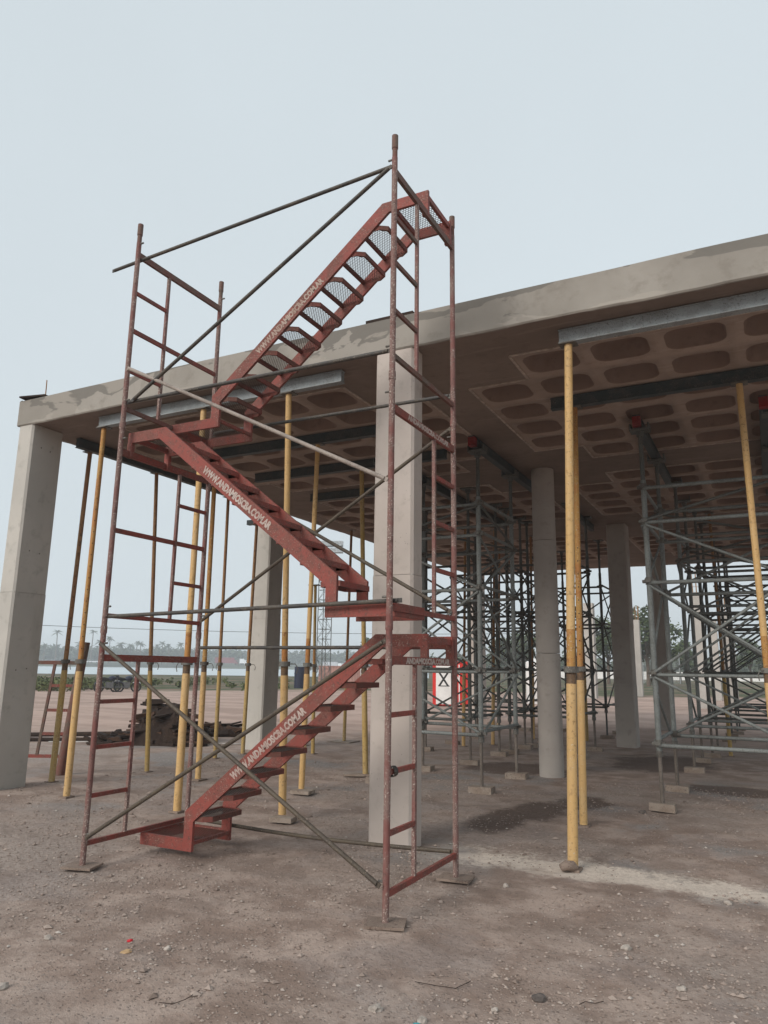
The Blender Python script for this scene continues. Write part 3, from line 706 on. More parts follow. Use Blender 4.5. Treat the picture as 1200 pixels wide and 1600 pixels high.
# ================================================================== SHORING TOWERS
m = MB(); m.tube((0,0,-.045), (0,0,.045), .047, 10); m.box((-.03,-.085,-.02), (.03,.085,.02)); m.box((-.085,-.03,-.022), (.085,.03,.018)); COUP = m.mesh('coupler', GALV)
def shoring(label, x0, x1, y0, y1, mat, jack=.66, levels=None, top=5.0, rl=.036, seed=0, blocks=True, detail=True):
    rnd = random.Random(seed); levels = levels or ((.78, 1.66, 2.86, 3.68, 4.16) if mat is SHOR else (.78, 1.7, 2.9, 3.9))
    o = thing('shoring_tower', label, 'shoring tower', ((x0+x1)/2, (y0+y1)/2, 0), group='grey shoring towers under the slab')
    a, b = (x1-x0)/2, (y1-y0)/2; cs = [(-a,-b),(a,-b),(a,b),(-a,b)]
    for x, y in cs:
        tb((x,y,.085), (x,y,jack), .025, 'base_jack', JACK if detail else SHORD, o, 8)
        for za, zb_ in ((jack-.02, jack+.05), (2.86, 2.94)): tb((x,y,za), (x,y,zb_), rl*1.22, 'leg_sleeve', GALV, o, 10)
        tb((x,y,jack), (x,y,4.28), rl, 'leg', mat, o, 10)
        tb((x,y,4.28), (x,y,top), .03, 'head_jack', SHORD, o, 8)
        m = MB(); m.box((x-.13,y-.1,top-.01), (x+.13,y+.1,top+.018)); m.box((x-.13,y-.1,top+.018), (x-.11,y+.1,top+.09)); m.box((x+.11,y-.1,top+.018), (x+.13,y+.1,top+.09)); m.tube((x,y,top-.08), (x,y,top-.01), .05, 10); m.build('fork_head', SHORD, o)
        if blocks:
            m = MB(); m.obox((x,y,.038), (.16,.05*rnd.uniform(-1,1),0), (.0,.095,0), (0,0,.047)); bl = m.build('sole_block', WOOD, o)
    for x, y in cs:
        for z in levels: inst('coupler', COUP, (x, y, z+.025), o)
    for i in range(4):
        (ax, ay), (bx_, by_) = cs[i], cs[(i+1) % 4]; n_ = Vector((by_-ay, ax-bx_, 0)).normalized()*.035
        for k, z in enumerate(levels):
            if i % 2 and k in (1,): continue
            m = MB(); m.tube(Vector((ax,ay,z+.05*(i % 2)))+n_, Vector((bx_,by_,z+.05*(i % 2)))+n_, .026 if k != 1 else .022, 8); m.build('ledger', mat, o, True)
        for k, (z0, z1) in enumerate(zip(levels, levels[1:])):
            st = (k+i) % 2
            m = MB(); p, q = (Vector((ax,ay,z0+.03)), Vector((bx_,by_,z1-.03))) if st else (Vector((bx_,by_,z0+.03)), Vector((ax,ay,z1-.03)))
            m.tube(p+n_*1.4, q+n_*1.4, .019, 8); m.build('diagonal_brace', mat if k < 3 else SHORD, o, True)
            if k == 1+i % 2:
                p2, q2 = (Vector((bx_,by_,z0+.03)), Vector((ax,ay,z1-.03))) if st else (Vector((ax,ay,z0+.03)), Vector((bx_,by_,z1-.03)))
                m = MB(); m.tube(p2+n_*.6, q2+n_*.6, .017, 8); m.build('diagonal_brace', mat, o, True)
    return o
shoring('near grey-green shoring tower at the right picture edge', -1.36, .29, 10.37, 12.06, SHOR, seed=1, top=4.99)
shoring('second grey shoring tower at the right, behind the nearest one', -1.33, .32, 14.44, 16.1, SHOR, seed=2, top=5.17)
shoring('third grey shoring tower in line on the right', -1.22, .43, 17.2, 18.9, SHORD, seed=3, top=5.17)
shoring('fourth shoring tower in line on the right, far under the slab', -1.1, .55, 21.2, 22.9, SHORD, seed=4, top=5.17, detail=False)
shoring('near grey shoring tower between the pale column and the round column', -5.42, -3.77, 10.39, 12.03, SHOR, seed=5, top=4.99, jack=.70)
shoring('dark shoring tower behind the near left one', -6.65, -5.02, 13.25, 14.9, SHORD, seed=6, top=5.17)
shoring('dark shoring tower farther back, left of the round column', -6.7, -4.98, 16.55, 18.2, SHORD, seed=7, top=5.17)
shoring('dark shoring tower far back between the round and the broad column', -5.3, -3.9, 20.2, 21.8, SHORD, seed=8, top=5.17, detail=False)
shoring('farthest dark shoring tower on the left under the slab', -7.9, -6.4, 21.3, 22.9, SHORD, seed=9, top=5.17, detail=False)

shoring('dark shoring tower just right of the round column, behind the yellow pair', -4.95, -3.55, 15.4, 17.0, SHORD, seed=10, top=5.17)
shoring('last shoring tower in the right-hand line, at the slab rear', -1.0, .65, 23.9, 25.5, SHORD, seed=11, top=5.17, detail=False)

# ================================================================== LEFT SIDE: leaning frame, poles, debris
fr = thing('leaning_scaffold_frame', 'rusty red scaffold frame leaning behind the props by the left corner column', 'scaffold frame', (-9.98, 8.42, 0))
ex = Vector((-.889, -.4575, 0)); ez = (Vector((.889, .4575, 0))*.10+Vector((0, 0, 1))).normalized()
Q = lambda u, z: ex*u+ez*z
m = MB(); m.tube(Q(0,0), Q(0,2.05), .07, 10); m.build('post', REDR, fr, True)
m = MB(); m.tube(Q(1.3,0), Q(1.3,2.05), .03, 10); m.build('post', REDR, fr, True)
for z in (.28, 1.72):
    m = MB(); m.bar(Q(0,z), Q(1.3,z), .03, .05 if z < 1 else .06); m.build('cross_bar', RED if z < 1 else REDR, fr)
m = MB(); m.bar(Q(.42,.3), Q(.42,1.7), .035, .04, ex); m.build('ladder_stile', REDR, fr)
for z in (.62, .98, 1.36):
    m = MB(); m.bar(Q(0,z), Q(.42,z), .03, .045); m.build('rung', RED, fr)
for i, (p, q, r, l) in enumerate((((-16.4, 11.5, .05), (-13.6, 13.1, .12), .05, 'upper of two dark poles lying on the dirt left of the debris pile'),
                                  ((-15.6, 11.0, .04), (-13.2, 12.6, .04), .045, 'lower of two dark poles lying on the dirt left of the debris pile'))):
    m = MB(); m.tube(p, q, r, 10); tag(m.build('lying_pole', DARKW, None, True), l, 'pole', 'poles on the dirt')
def heap(label, c, ex, ey, h, n, seed, hue, prof):
    rnd = random.Random(seed); o = thing('debris_pile', label, 'debris pile', c, YAW)
    H = lambda x, y: h*prof(x)*max(0, 1-abs(y)**3)
    for i in range(n):
        x = rnd.uniform(-1, 1); y = rnd.uniform(-1, .6); t = rnd.random()**.6
        z = H(x, y)*t+.03; L_ = rnd.uniform(.12, .32); a = rnd.gauss(.1, .5); tl = rnd.gauss(0, .16)
        if rnd.random() < .12: tl += rnd.choice((-.6, .6))
        d = Vector((math.cos(a)*math.cos(tl), math.sin(a)*math.cos(tl), math.sin(tl))); s_ = d.cross(Vector((0,0,1))).normalized(); u = s_.cross(d)
        m = MB(); m.obox((x*ex, y*ey, max(.03, z)), d*L_, s_*rnd.uniform(.03, .1), u*rnd.uniform(.012, .045)); m.build('plank', hue[rnd.randrange(len(hue))], o)
    v = []; K = 28
    for j in range(K+1):
        for i in range(K+1):
            x = -1.05+2.1*i/K; y = -1.05+2.1*j/K
            v.append((x*ex, y*ey, H(max(-1, min(1, x)), y)*.93+.10*h*noise.noise((x*6, y*6, seed))-.02))
    raw('core', v, [(j*(K+1)+i, j*(K+1)+i+1, (j+1)*(K+1)+i+1, (j+1)*(K+1)+i) for j in range(K) for i in range(K)], DARKW, o)
    return o
DW2 = paint('brown_weathered_timber', (.085, .046, .03), (.06, .034, .023), (.05, .03, .022), (.2, .14, .1), .9)
def main_prof(x):
    if x < -.3: return .30*max(0, (x+1)/.7)+.02
    return min(1, .30+(x+.3)*2.4)*(1 if x < .55 else max(.06, 1-(x-.55)*2.1))
heap('dark heap of broken formwork timber on the dirt at the left', tuple(at(246, 17.9)), 1.12, .7, .92, 150, 3, (DARKW, DARKW, DARKW, DW2), main_prof)
heap('low pile of dark boards right of the big timber heap', tuple(at(352, 19.6)), .62, .5, .26, 40, 5, (DARKW, DW2), lambda x: max(.1, 1-x*x*.7))
m = MB(); m.path([(-14.2, 11.6, .02), (-12.9, 12.05, .06), (-11.9, 12.6, .09), (-11.0, 13.3, .03), (-10.2, 13.8, .02)], .012, 6)
tag(m.build('white_rope', plain('pale_rope', (.4, .38, .36))), 'thin pale cable lying along the foot of the timber heap', 'cable')

# ------------------------------------------------------------------ motorcycles
RUB = plain('tyre_rubber', (.02, .02, .02), .8); CHR = plain('dull_metal', (.16, .16, .16), .45, .2, 8, .6)
def motorbike(label, p, rz, colr, tank):
    o = thing('motorcycle', label, 'motorcycle', p, rz, 'parked motorcycles')
    for x in (-.64, .64):
        pts = [(x+.29*math.cos(t), 0, .3+.29*math.sin(t)) for t in [k*2*math.pi/20 for k in range(21)]]
        m = MB(); m.path(pts, .05, 8); wl = m.build('wheel', RUB, o, True)
        m = MB()
        for k in range(6):
            t = k*math.pi/6; m.tube((x-.26*math.cos(t), 0, .3-.26*math.sin(t)), (x+.26*math.cos(t), 0, .3+.26*math.sin(t)), .01, 5)
        m.tube((x, -.06, .3), (x, .06, .3), .05, 10); m.build('spokes', CHR, wl)
    m = MB()
    for s in (-.06, .06): m.tube((.64, s, .3), (.42, s, .92), .02, 8)
    m.build('fork', CHR, o, True)
    m = MB(); m.tube((.42, -.33, 1.0), (.42, .33, 1.0), .016, 8); m.tube((.42, 0, .9), (.42, 0, 1.0), .03, 8); m.build('handlebar', RUB, o, True)
    m = MB(); m.path([(.36, 0, .86), (.2, 0, .86), (.0, 0, .80), (-.1, 0, .76)], [.07, .15, .14, .06], 10); m.build('fuel_tank', tank, o, True)
    m = MB(); m.path([(-.05, 0, .78), (-.3, 0, .78), (-.7, 0, .86), (-.8, 0, .87)], [.08, .11, .10, .04], 10); m.build('seat', RUB, o, True)
    m = MB(); m.box((-.2, -.12, .25), (.22, .12, .6)); m.build('engine', CHR, o)
    m = MB(); m.bar((.38, 0, .8), (-.2, 0, .35), .06, .05); m.bar((-.2, 0, .7), (-.62, 0, .32), .05, .05); m.bar((.3, 0, .75), (.2, 0, .3), .05, .05); m.build('chassis', RUB, o)
    m = MB(); m.path([(.9, 0, .52), (.68, 0, .63), (.42, 0, .55)], .04, 8); m.path([(-.4, 0, .66), (-.7, 0, .66), (-.92, 0, .5)], .05, 8); m.build('mudguard', colr, o, True)
    m = MB(); m.path([(.5, 0, .92), (.57, 0, .93)], [.1, .08], 10); m.build('headlamp', colr, o, True)
    m = MB(); m.tube((-.9, -.15, .3), (.1, -.15, .28), .04, 8); m.build('exhaust', CHR, o, True)
    return o
WPNT = plain('white_fairing', (.6, .6, .6), .4); BPNT = plain('blue_black_fairing', (.03, .035, .06), .4)
motorbike('dark motorcycle with grey guards parked on the grass, left of the pair', tuple(at(173, 50)), YAW+.75, BPNT, BPNT)
motorbike('motorcycle with white headlamp fairing, right of the parked pair', tuple(at(199, 50.5)), YAW+.6, WPNT, BPNT)

# ------------------------------------------------------------------ kiosk, tank, barrel, container, mast, wall
KRED = plain('kiosk_red', (.55, .03, .025), .5, .15, 2); KWH = plain('kiosk_white', (.72, .7, .68), .5, .1, 2); BLK = plain('black_paint', (.02, .02, .02), .6)
a, b = at(676, 35.3), at(748, 35.0); d = (b-a); ang = math.atan2(d.y, d.x); Lk = d.length
k = thing('site_kiosk', 'small red and white site kiosk with a black X on its door', 'kiosk', a, ang)
m = MB(); m.box((0, 0, .05), (Lk, 1.6, 1.98)); m.build('cabin', KRED, k)
m = MB(); m.box((-.04, -.04, 1.98), (Lk+.04, 1.64, 2.04)); m.build('roof', KRED, k)
m = MB(); m.box((.16, -.03, .10), (.92, 0, 1.9)); dr = m.build('door', KWH, k)
m = MB(); m.tube((.9, -.06, .95), (.9, -.03, .95), .03, 8); m.build('handle', BLK, dr)
m = MB()
for x in (1.03, 1.22): m.box((x, -.02, .05), (x+.05, 0, 1.9))
m.build('white_stripe', KWH, k)
letters('lettering', 'X', .8, .5, (.52, -.032, 1.22), (1, 0, 0), (0, 0, 1), BLK, k, .012)
m = MB(); m.box((.27, -.034, .9), (.8, -.031, .94)); m.build('lettering_underline', BLK, k)
letters('lettering', 'A', .55, .36, (Lk-.2, -.004, 1.3), (1, 0, 0), (0, 0, 1), KWH, k, .008)
letters('lettering', 'A', .34, .22, (1.14, -.004, 1.3), (1, 0, 0), (0, 0, 1), KWH, k, .004)
tk = thing('white_tank', 'white upright tank half hidden behind the round column', 'tank', at(838, 40))
m = MB(); m.tube((0,0,0), (0,0,2.1), .55, 20); m.build('body', KWH, tk, True)
m = MB(); m.tube((0,0,2.1), (0,0,2.3), .55, 20, .2); m.build('lid', KWH, tk, True)
br = thing('blue_barrel', 'dark blue drum standing on the dirt behind the yellow props', 'barrel', at(469, 62))
BLU = plain('dark_blue_drum', (.012, .016, .04), .6)
m = MB(); m.tube((0,0,0), (0,0,1.7), .45, 20); m.build('body', BLU, br, True)
m = MB()
for z in (.5, 1.15): m.tube((0,0,z), (0,0,z+.06), .47, 20)
m.build('hoop', BLU, br, True)
CNT = plain('faded_pink_container', (.36, .2, .17), .7, .2, 1.5)
a = at(498, 66); d = at(590, 64)-a
ct = thing('site_container', 'faded pinkish corrugated container behind the lower stair flight', 'container', a, math.atan2(d.y, d.x))
m = MB(); n_ = 44; L_ = d.length
pl = []
for i in range(n_+1): pl.append((L_*i/n_, -.04 if i % 2 else 0))
m.prism(pl+[(L_, 2.2), (0, 2.2)], .1, 1.75, lambda u, v, y: (u, v, y)); m.build('body', CNT, ct)
m = MB(); m.box((-.03,-.06,1.75), (L_+.03,2.23,1.82)); m.box((-.03,-.06,.0), (L_+.03,2.23,.1)); m.build('rails', CNT, ct)
m = MB()
for i in range(7): m.box((L_*.72+i*.22, -.09, .25), (L_*.72+i*.22+.04, -.05, 1.6))
for z in (.3, .75, 1.2, 1.55): m.box((L_*.72, -.095, z), (L_*.72+1.4, -.055, z+.04))
m.build('white_grille', KWH, ct)
ms = thing('lattice_mast', 'thin steel lattice mast with floodlight panels, between the yellow props', 'mast', at(505, 60)); mw = .40
for sx in (-1, 1):
    for sy in (-1, 1): tb((sx*mw, sy*mw, 0), (sx*mw, sy*mw, 11.0), .035, 'mast_leg', SHORD, ms, 6)
m = MB(); z = 0; kk = 0
while z < 10.9:
    for s in (-1, 1):
        m.tube((-mw, s*mw, z), (mw, s*mw, z), .02, 5); m.tube((s*mw, -mw, z), (s*mw, mw, z), .02, 5)
        m.tube((-mw if kk % 2 else mw, s*mw, z), (mw if kk % 2 else -mw, s*mw, z+.78), .016, 5); m.tube((s*mw, -mw if kk % 2 else mw, z), (s*mw, mw if kk % 2 else -mw, z+.78), .016, 5)
    z += .78; kk += 1
m.build('lattice', SHORD, ms)
for z in (11.05, 11.6):
    m = MB(); m.obox((.35, 0, z), (.95, .4, 0), (-.12, .25, 0), (0, 0, .2)); m.build('floodlight_panel', plain('grey_panel', (.35, .38, .4), .5), ms)
wl_ = [at(840, 182), at(960, 178), at(1080, 176), at(1260, 172)]
m = MB()
for p, q in zip(wl_, wl_[1:]): m.bar(p+Vector((0,0,.85)), q+Vector((0,0,.85)), .3, 1.7)
tag(m.build('boundary_wall', KWH), 'long low white boundary wall across the field at the far right', 'wall')
FEN = plain('grey_mesh_fence', (.35, .37, .38), .6)
fe = thing('mesh_fence', 'pale wire mesh fence panels before the trees at the far right', 'fence', at(1010, 120))
f0, f1 = at(1005, 120)-at(1010, 120), at(1062, 118)-at(1010, 120)
for i in range(5): m = MB(); p = f0.lerp(f1, i/4); m.tube(p, p+Vector((0,0,4.6)), .06, 6); m.build('post', FEN, fe)
m = MB()
for i in range(40): p = f0.lerp(f1, i/39); m.tube(p, p+Vector((0,0,4.5)), .012, 4)
for i in range(18): m.tube(f0+Vector((0,0,.25*i)), f1+Vector((0,0,.25*i)), .012, 4)
m.build('wire_mesh', FEN, fe)

# unfinished columns with starter bars in the open
def stub(label, px, dist, wd, h, rb, mat=CONCP):
    o = thing('unfinished_column', label, 'column', at(px, dist), group='unfinished columns in the field')
    m = MB(); m.box((-wd/2, -wd/2, -.05), (wd/2, wd/2, h)); m.build('shaft', mat, o)
    if rb:
        for i in range(3):
            for j in range(3):
                if i == 1 and j == 1: continue
                x, y = (i-1)*wd*.36, (j-1)*wd*.36
                m = MB(); m.tube((x, y, h), (x+.02*(i-1), y, h+rb), .014, 5); m.build('rebar', BRN, o)
        m = MB()
        for z in (.3, .6):
            if z < rb:
                for s in (-1, 1): m.tube((-wd*.36, s*wd*.36, h+z), (wd*.36, s*wd*.36, h+z), .008, 4); m.tube((s*wd*.36, -wd*.36, h+z), (s*wd*.36, wd*.36, h+z), .008, 4)
        m.build('stirrup', BRN, o)
    return o
stub('pale unfinished column just right of the broad shaded column', 997, 56, .52, 5.3, 1.0)
stub('pale unfinished column with rusty starter bars, left of two at the right', 1097, 40, .48, 5.6, 1.1)
stub('shorter unfinished column with starter bars near the right edge', 1140, 42, .62, 4.6, 1.0)
stub('slim pale unfinished column between the starter-bar columns', 1118, 52, .5, 5.0, 0)
stub('pale unfinished column seen left of the broad shaded column', 924, 50, .6, 6.0, 0)
stub('faint pale unfinished column right of the tall yellow prop', 893, 55, .5, 5.2, 0)

# overhead cable
pts = [at(-150, 150, 9.6), at(60, 120, 8.1)]
m = MB(); cable = []
for i in range(41):
    t = i/40; px = -200+t*1600; dd = 75; sag = 1.2*((t-.42)/.42)**2 if t < .84 else 1.2
    cable.append(at(px, dd, 5.0+(.0 if False else 1.0*((t-.35)*1.6)**2)))
m.path(cable, .022, 5); tag(m.build('overhead_cable', BLK), 'thin overhead power cable crossing the sky behind the slab', 'cable')

# ------------------------------------------------------------------ vegetation
def leafmat(name, a, b):
    n = NT(name); col = n.mix(n.rnd, a, b); return n.done(col, .8)
LEAF = leafmat('tree_leaves', (.028, .045, .018), (.085, .11, .04)); LEAFP = leafmat('palm_fronds', (.03, .045, .022), (.09, .10, .045))
LEAFW = leafmat('wood_leaves', (.03, .045, .025), (.08, .10, .055)); BARK = plain('bark', (.12, .09, .07), .9)
def leaves(m, c, R, n, s, rnd, flat=.8):
    for _ in range(n):
        while True:
            d = Vector((rnd.uniform(-1,1), rnd.uniform(-1,1), rnd.uniform(-1,1)))
            if d.length <= 1: break
        d = d*(.55+.45*rnd.random())
        p = c+Vector((d.x*R, d.y*R, d.z*R*flat))
        a = Vector((rnd.gauss(0,1), rnd.gauss(0,1), rnd.gauss(0,.7))).normalized(); b = a.orthogonal().normalized(); k = s*rnd.uniform(.5, 1.2)
        m.add([p-a*k, p+b*k*.55, p+a*k, p-b*k*.55], [(0,1,2,3)])
def tree(label, p, h, R, seed, dens=26, group='trees beyond the field', leaf=.28):
    rnd = random.Random(seed); o = thing('leafy_tree', label, 'tree', p, group=group)
    m = MB(); th = h*.4; m.path([(0,0,-.1), (.05*h*.1,0,th*.5), (0,.02*h,th), (0, 0, h*.7)], [h*.028, h*.022, h*.018, h*.006], 8)
    cl = []
    for i in range(16):
        a = rnd.uniform(0, 6.28); rr = R*rnd.uniform(.15, .85); z = h*rnd.uniform(.36, .92); rr *= (1-.6*abs((z/h-.58)/.42))
        c = Vector((rr*math.cos(a), rr*math.sin(a), z)); cl.append((c, R*rnd.uniform(.28, .46)))
        if i < 9: m.path([(0,0,th*rnd.uniform(.7,1.1)), tuple(c*.5+Vector((0,0,th*.35))), tuple(c)], [h*.012, h*.008, h*.003], 6)
    m.build('trunk', BARK, o, True)
    m = MB()
    for c, r in cl: leaves(m, c, r, dens*6, leaf, rnd)
    raw('crown', m.v, m.f, LEAF, o)
    return o
tree('large round dark tree behind the broad shaded column', at(1012, 95), 9.3, 4.6, 1, 34)
tree('tree crown partly hidden by the broad shaded column, left of the large one', at(950, 105), 9., 4.2, 2)
tree('small tree right of the large one, behind the mesh fence', at(1062, 125), 6.6, 2.8, 3, 16)
tree('tree between the left shoring legs and the round column', at(818, 150), 9.5, 4.4, 4, 20, leaf=.4)
tree('broad tree left of the round column, above the white tank', at(788, 160), 8.2, 4.5, 5, 20, leaf=.4)
tree('low tree near the right picture edge', at(1172, 130), 7., 3.6, 6, 18)
tree('rounded tree above the container, right of the mast', at(580, 170), 8.5, 3.5, 7, 18, leaf=.4)
def palm(label, p, h, seed, n=17, fl=3.4):
    rnd = random.Random(seed); o = thing('palm_tree', label, 'palm tree', p, group='palms along the far bank')
    fl *= rnd.uniform(.8, 1.25); bx_ = rnd.uniform(-.9, .9); m = MB(); m.path([(0,0,-.2), (bx_*.3, 0, h*.5), (bx_, 0, h)], [.36, .27, .22], 7); m.build('trunk', BARK, o, True)
    m = MB()
    for i in range(n):
        a = 6.283*i/n+rnd.uniform(-.3,.3); el = rnd.uniform(-.35, 1.25); d = Vector((math.cos(a), math.sin(a), 0)); s = Vector((-d.y, d.x, 0)); f_ = fl*rnd.uniform(.7, 1.1)
        prev = None
        for k in range(7):
            t = k/6; p_ = Vector((bx_, 0, h))+d*f_*(t*math.cos(el)+.12*t*t)+Vector((0,0,f_*(math.sin(el)*t-.55*t*t))); wd = f_*.13*math.sin(math.pi*min(1, .15+t*.85))
            cur = (p_-s*wd-Vector((0,0,wd*.7)), p_, p_+s*wd-Vector((0,0,wd*.7)))
            if prev:
                m.add([prev[0], prev[1], cur[1], cur[0]], [(0,1,2,3)]); m.add([prev[1], prev[2], cur[2], cur[1]], [(0,1,2,3)])
            prev = cur
    raw('crown', m.v, m.f, LEAFP, o)
pal = [(66, 448, 9.5), (85, 440, 15.5), (112, 452, 8.5), (140, 446, 16.5), (152, 455, 12), (168, 442, 13.5), (186, 450, 11), (202, 452, 10.5), (218, 446, 11.5), (243, 455, 10), (262, 448, 10.5), (280, 452, 11.5), (124, 449, 10.5), (160, 458, 8.5), (194, 447, 8), (210, 456, 12), (228, 460, 8.5), (235, 449, 9.5), (252, 461, 12), (271, 458, 8.5), (291, 447, 9), (372, 446, 7.5), (432, 300, 5.5), (660, 310, 8), (735, 260, 9.5), (744, 300, 8.5), (715, 250, 6.5)]
pal = [(a_, b_, c_*1.18) for a_, b_, c_ in pal]
for i, (px, dd, h) in enumerate(pal):
    l = 'palm tree in the row along the far bank of the lagoon'
    if i == 1: l = 'tall lone palm right of the left corner column'
    if i == 3: l = 'tallest palm behind the second prop from the left'
    if i == 22: l = 'short palm just right of the grey side column'
    if i in (23, 24, 25, 26): l = ('small palm seen through the upper rung gap of the red tower', 'palm left of the far corner column', 'palm just behind the far corner column', 'low palm right of the red kiosk roof')[i-23]
    palm(l, at(px, dd, 2. if dd > 430 else 0), h-2, 40+i)
rnd = random.Random(5); m = MB()
def wood(px0, px1, r0, r1, z0, hmin, hmax, n, s):
    for i in range(n):
        px = rnd.uniform(px0, px1); c = at(px, rnd.uniform(r0, r1), z0); h = hmin+(hmax-hmin)*(.5+.5*noise.noise((px*.03, r0*.1, 1)))*rnd.uniform(.6, 1.05)
        leaves(m, c+Vector((0,0,h*.5)), h*.55, 34, s, rnd, .9)
wood(105, 318, 446, 470, 2.2, 6, 11.5, 150, .9); wood(-150, 640, 470, 560, 2.5, 7, 16, 420, 1.3)
stuff(raw('distant_wood', m.v, m.f, LEAFW)); bpy.data.objects['distant_wood']['label'] = 'hazy band of distant trees beyond the lagoon'
m = MB()
wood(600, 1330, 205, 300, 0, 4.5, 9.5, 420, .75); wood(-100, 620, 640, 740, 3, 10, 18, 260, 2.0)
o = stuff(raw('distant_wood', m.v, m.f, LEAFW)); o['label'] = 'hazy band of trees beyond the white wall and behind the palms'
# scrub on the near bank
rnd = random.Random(11); m = MB()
for i in range(420):
    px = rnd.choice((rnd.uniform(30, 175), rnd.uniform(120, 330), rnd.uniform(30, 470))); dd = rnd.uniform(51, 75) if px < 200 else rnd.uniform(54, 90)
    if noise.noise((px*.02, dd*.08, 3)) < -.05 and px > 160: continue
    leaves(m, at(px, dd, .25), rnd.uniform(.3, .7)*(1.3 if px < 140 else .8), 26, .14, rnd, .6)
o = stuff(raw('scrub_grass', m.v, m.f, leafmat('scrub_leaves', (.04, .06, .02), (.12, .13, .045)))); o['label'] = 'low green scrub along the edge of the dirt field'

# ------------------------------------------------------------------ vehicles on the far bank
def car(label, px, dd, colr, kind='car'):
    p = at(px, dd, 2.2); dx = at(px+5, dd)-at(px-5, dd)
    o = thing('parked_car', label, 'car', p, math.atan2(dx.y, dx.x), 'cars on the far bank')
    m = MB(); m.prism([(-2.1,.35),(2.1,.35),(2.15,.75),(1.9,.9),(1.1,.95),(.5,1.42),(-1.2,1.42),(-1.8,.95),(-2.15,.85)], -.85, .85, lambda u, v, y: (u, y, v)); m.build('body', colr, o)
    for x in (-1.35, 1.35):
        for y in (-.8, .8): m = MB(); m.tube((x, y-.1, .32), (x, y+.1, .32), .32, 12); m.build('wheel', RUB, o, True)
    m = MB(); m.prism([(1.0,.95),(.46,1.38),(-1.15,1.38),(-1.65,.95)], -.86, .86, lambda u, v, y: (u, y, v)); m.build('windows', BLK, o)
WC = plain('white_car', (.75, .75, .75), .4); SC = plain('silver_car', (.5, .5, .52), .4); DC = plain('blue_car', (.06, .08, .12), .4)
for i, (px, c) in enumerate(((62, WC), (76, SC), (90, DC), (133, WC), (146, WC), (155, SC))):
    car(('white car nearest the left corner column on the far bank', 'silver car second from the left column on the far bank', 'dark blue car right of the silver one on the far bank', 'white car behind the second prop on the far bank', 'white car right of the second prop on the far bank', 'silver car just left of the red tower post on the far bank')[i], px, 432+6*(i % 2), c)
TRK = plain('truck_red', (.2, .03, .035), .5)
def truck(label, px, dd, L_, h, body, cab, z0):
    dx = at(px+5, dd)-at(px-5, dd); o = thing('lorry', label, 'lorry', at(px, dd, z0), math.atan2(dx.y, dx.x))
    m = MB(); m.box((-L_/2, -1.2, .9), (L_/2-1.9, 1.2, h)); m.build('load_bed', body, o)
    m = MB(); m.prism([(L_/2-1.8,.6),(L_/2,.6),(L_/2,1.5),(L_/2-.35,2.6),(L_/2-1.8,2.7)], -1.15, 1.15, lambda u, v, y: (u, y, v)); cb = m.build('cab', cab, o)
    m = MB(); m.prism([(L_/2-.9,1.6),(L_/2-.1,1.6),(L_/2-.4,2.4),(L_/2-.9,2.4)], -1.17, 1.17, lambda u, v, y: (u, y, v)); m.build('window', BLK, cb)
    for x in (-L_/2+1, -L_/2+2.1, L_/2-1):
        for y in (-1.0, 1.0): m = MB(); m.tube((x, y-.15, .5), (x, y+.15, .5), .5, 12); m.build('wheel', RUB, o, True)
truck('dark red lorry on the far bank, left of the grey side column', 353, 430, 12.5, 4.0, TRK, TRK, 2.2)
truck('small white lorry on the far bank beside the grey side column', 380, 425, 4.4, 3.4, WC, WC, 2.2)
truck('grey lorry with flat body beyond the container', 522, 190, 5.5, 3.0, SC, WC, 0)

# ================================================================== GROUND DETAIL
rnd = random.Random(21); v = []; f = []
OCT = [(1,0,0),(-1,0,0),(0,1,0),(0,-1,0),(0,0,1),(0,0,-1)]; OF = [(0,2,4),(2,1,4),(1,3,4),(3,0,4),(2,0,5),(1,2,5),(3,1,5),(0,3,5)]
def gz(x, y):
    k = near(x, -9.2, 2.7, 1.)*near(y, 2., 12.2, 1.)
    return k*(.020*noise.noise((x*1.3, y*1.3, 0))+.010*noise.noise((x*4.1, y*4.1, 5))+.006*noise.noise((x*11, y*11, 9))-.012) if k > 0 else 0
cnt = 0
while cnt < 34000:
    x = rnd.uniform(-9.5, 1.6); y = rnd.uniform(3.2, 12.5)
    if y > 7 and rnd.random() < .55: continue
    dn = noise.noise((x*.8, y*.8, 2))+.6*noise.noise((x*2.7, y*2.7, 6))
    if rnd.random() > .32+.75*dn: continue
    s = .0026+.0033*rnd.expovariate(1.)
    s = min(s, .028); z = gz(x, y); q = [rnd.uniform(.7, 1.3) for _ in range(6)]; b = len(v); a = rnd.uniform(0, 6.28); c_, s_ = math.cos(a), math.sin(a)
    for (px, py, pz), k in zip(OCT, q):
        X, Y = px*s*k*1.25, py*s*k; v.append((x+X*c_-Y*s_, y+X*s_+Y*c_, z+s*.25+pz*s*k*.62))
    f += [tuple(b+i for i in t) for t in OF]; cnt += 1
o = stuff(raw('gravel', v, f, STONE)); o['label'] = 'loose pebbles and gravel scattered over the bare earth'
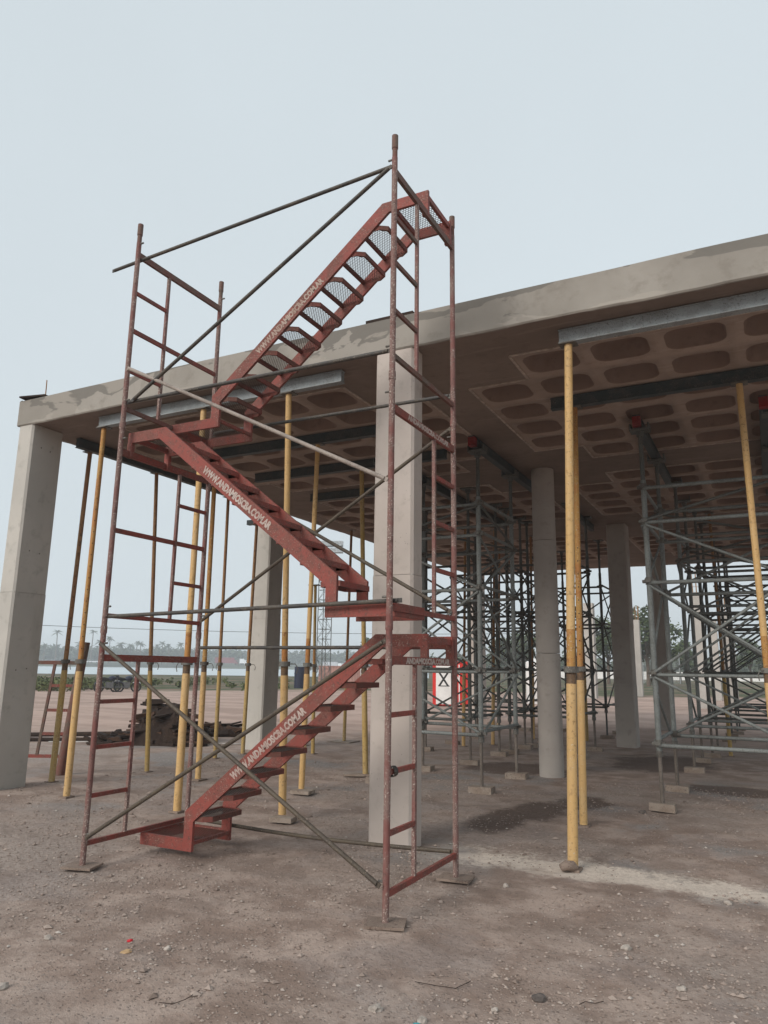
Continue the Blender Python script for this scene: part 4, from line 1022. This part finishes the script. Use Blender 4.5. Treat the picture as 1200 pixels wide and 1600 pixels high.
def rock(label, px, py, s, mat, name='stone', cat='stone', flat=.6, seed=0, group='larger stones lying on the earth'):
    d = fwd+rt*((px-600)/FPX)-up*((py-800)/FPX); t = -1.7/d.z; p = CAM+d*t; p.z = gz(p.x, p.y)
    import bmesh
    bm = bmesh.new(); bmesh.ops.create_icosphere(bm, subdivisions=2, radius=1)
    for q in bm.verts:
        n_ = noise.noise(q.co*1.3+Vector((seed*7, 0, 0)))*.5; q.co *= 1+n_; q.co = Vector((q.co.x*s, q.co.y*s*.8, q.co.z*s*flat))
    me = bpy.data.meshes.new(name); bm.to_mesh(me); bm.free(); me.materials.append(mat)
    o = bpy.data.objects.new(name, me); COL.objects.link(o); o.location = p+Vector((0,0,s*flat*.45)); o.rotation_euler = (0, 0, seed)
    tag(o, label, cat, group); return o
PST = plain('pale_stone', (.38, .33, .29), .9, .25, 20); DST = plain('dark_stone', (.12, .1, .09), .9, .3, 20)
for i, (px, py, s, mm, l) in enumerate(((588, 1573, .035, PST, 'pale stone at the bottom edge, below the tower foot'), (4, 1542, .035, PST, 'pale stone cut by the left picture edge'),
    (773, 1577, .022, PST, 'small pale stone at the bottom, right of centre'), (842, 1560, .04, DST, 'dark flat stone at the bottom right of centre'),
    (262, 1482, .026, PST, 'pale stone right of the red scrap'), (75, 1466, .03, PST, 'pale stone at the left, above the tan chip'),
    (977, 1480, .035, PST, 'pale flat stone in the right foreground'), (790, 1384, .03, PST, 'grey stone right of the rear tower foot'), (1138, 1410, .035, PST, 'pale stone on the sandy strip at the right'),
    (1065, 1545, .028, PST, 'white stone low at the right'), (660, 1594, .03, PST, 'bluish pale stone at the bottom edge centre'), (1004, 1270, .05, DST, 'dark lump beside the right shoring sole block'))):
    rock(l, px, py, s, mm, seed=i+1)
rock('bright red plastic scrap on the earth at the lower left', 203, 1469, .022, plain('red_plastic', (.5, .02, .03), .4), 'red_scrap', 'scrap', .5, 3, None)
rock('tan flat chip just below the red scrap', 198, 1486, .04, plain('tan_chip', (.5, .33, .18), .8), 'tan_chip', 'scrap', .2, 5, None)
rock('small teal plastic scrap at the bottom edge', 652, 1598, .022, plain('teal_plastic', (.05, .25, .28), .4), 'teal_scrap', 'scrap', .4, 6, None)
def twig(label, pts):
    P_ = []
    for px, py in pts:
        d = fwd+rt*((px-600)/FPX)-up*((py-800)/FPX); t = -1.7/d.z; p = CAM+d*t; P_.append((p.x, p.y, gz(p.x, p.y)+.012))
    m = MB(); m.path(P_, .002, 6); tag(m.build('twig', DARKW), l if False else label, 'twig', 'dry twigs on the earth')
twig('dry twig lying in the foreground at the lower left', [(248, 1568), (270, 1572), (290, 1564), (312, 1550)])
twig('dry twig in the foreground right of centre', [(648, 1530), (685, 1538), (712, 1541), (735, 1532)])
twig('bent dry twig at the lower right', [(905, 1570), (915, 1565), (930, 1568), (943, 1565)])
# formwork leftovers on top of the slab
m = MB(); m.obox((-9.55, 6.97, ZT+.03), (.22, .05, .0), (-.02, .12, 0), (0, 0, .012)); tag(m.build('formwork_board', DARKW), 'dark formwork scrap on the left corner of the slab top', 'board')
m = MB(); m.tube((-9.45, 7.02, ZT-.01), (-9.46, 7.02, ZT+.33), .008, 6); tag(m.build('starter_bar', BRN), 'thin upright starter bar on the left slab corner', 'rebar')
m = MB(); m.obox((-3.55, 6.98, ZT+.02), (.3, 0, 0), (0, .08, 0), (0, 0, .02)); tag(m.build('formwork_board', DARKW), 'dark board on the slab top above the pale column', 'board')

# ================================================================== HAZE
n = bpy.data.materials.new('haze_air'); n.use_nodes = True; t = n.node_tree; t.nodes.clear()
ou = t.nodes.new('ShaderNodeOutputMaterial'); pv = t.nodes.new('ShaderNodeVolumePrincipled')
pv.inputs['Color'].default_value = (.93, .96, 1, 1); pv.inputs['Density'].default_value = .00105; pv.inputs['Anisotropy'].default_value = .2
t.links.new(pv.outputs[0], ou.inputs['Volume'])
m = MB(); m.box((-1700, -1700, -3), (1700, 1700, 30)); o = m.build('haze', n); stuff(o)
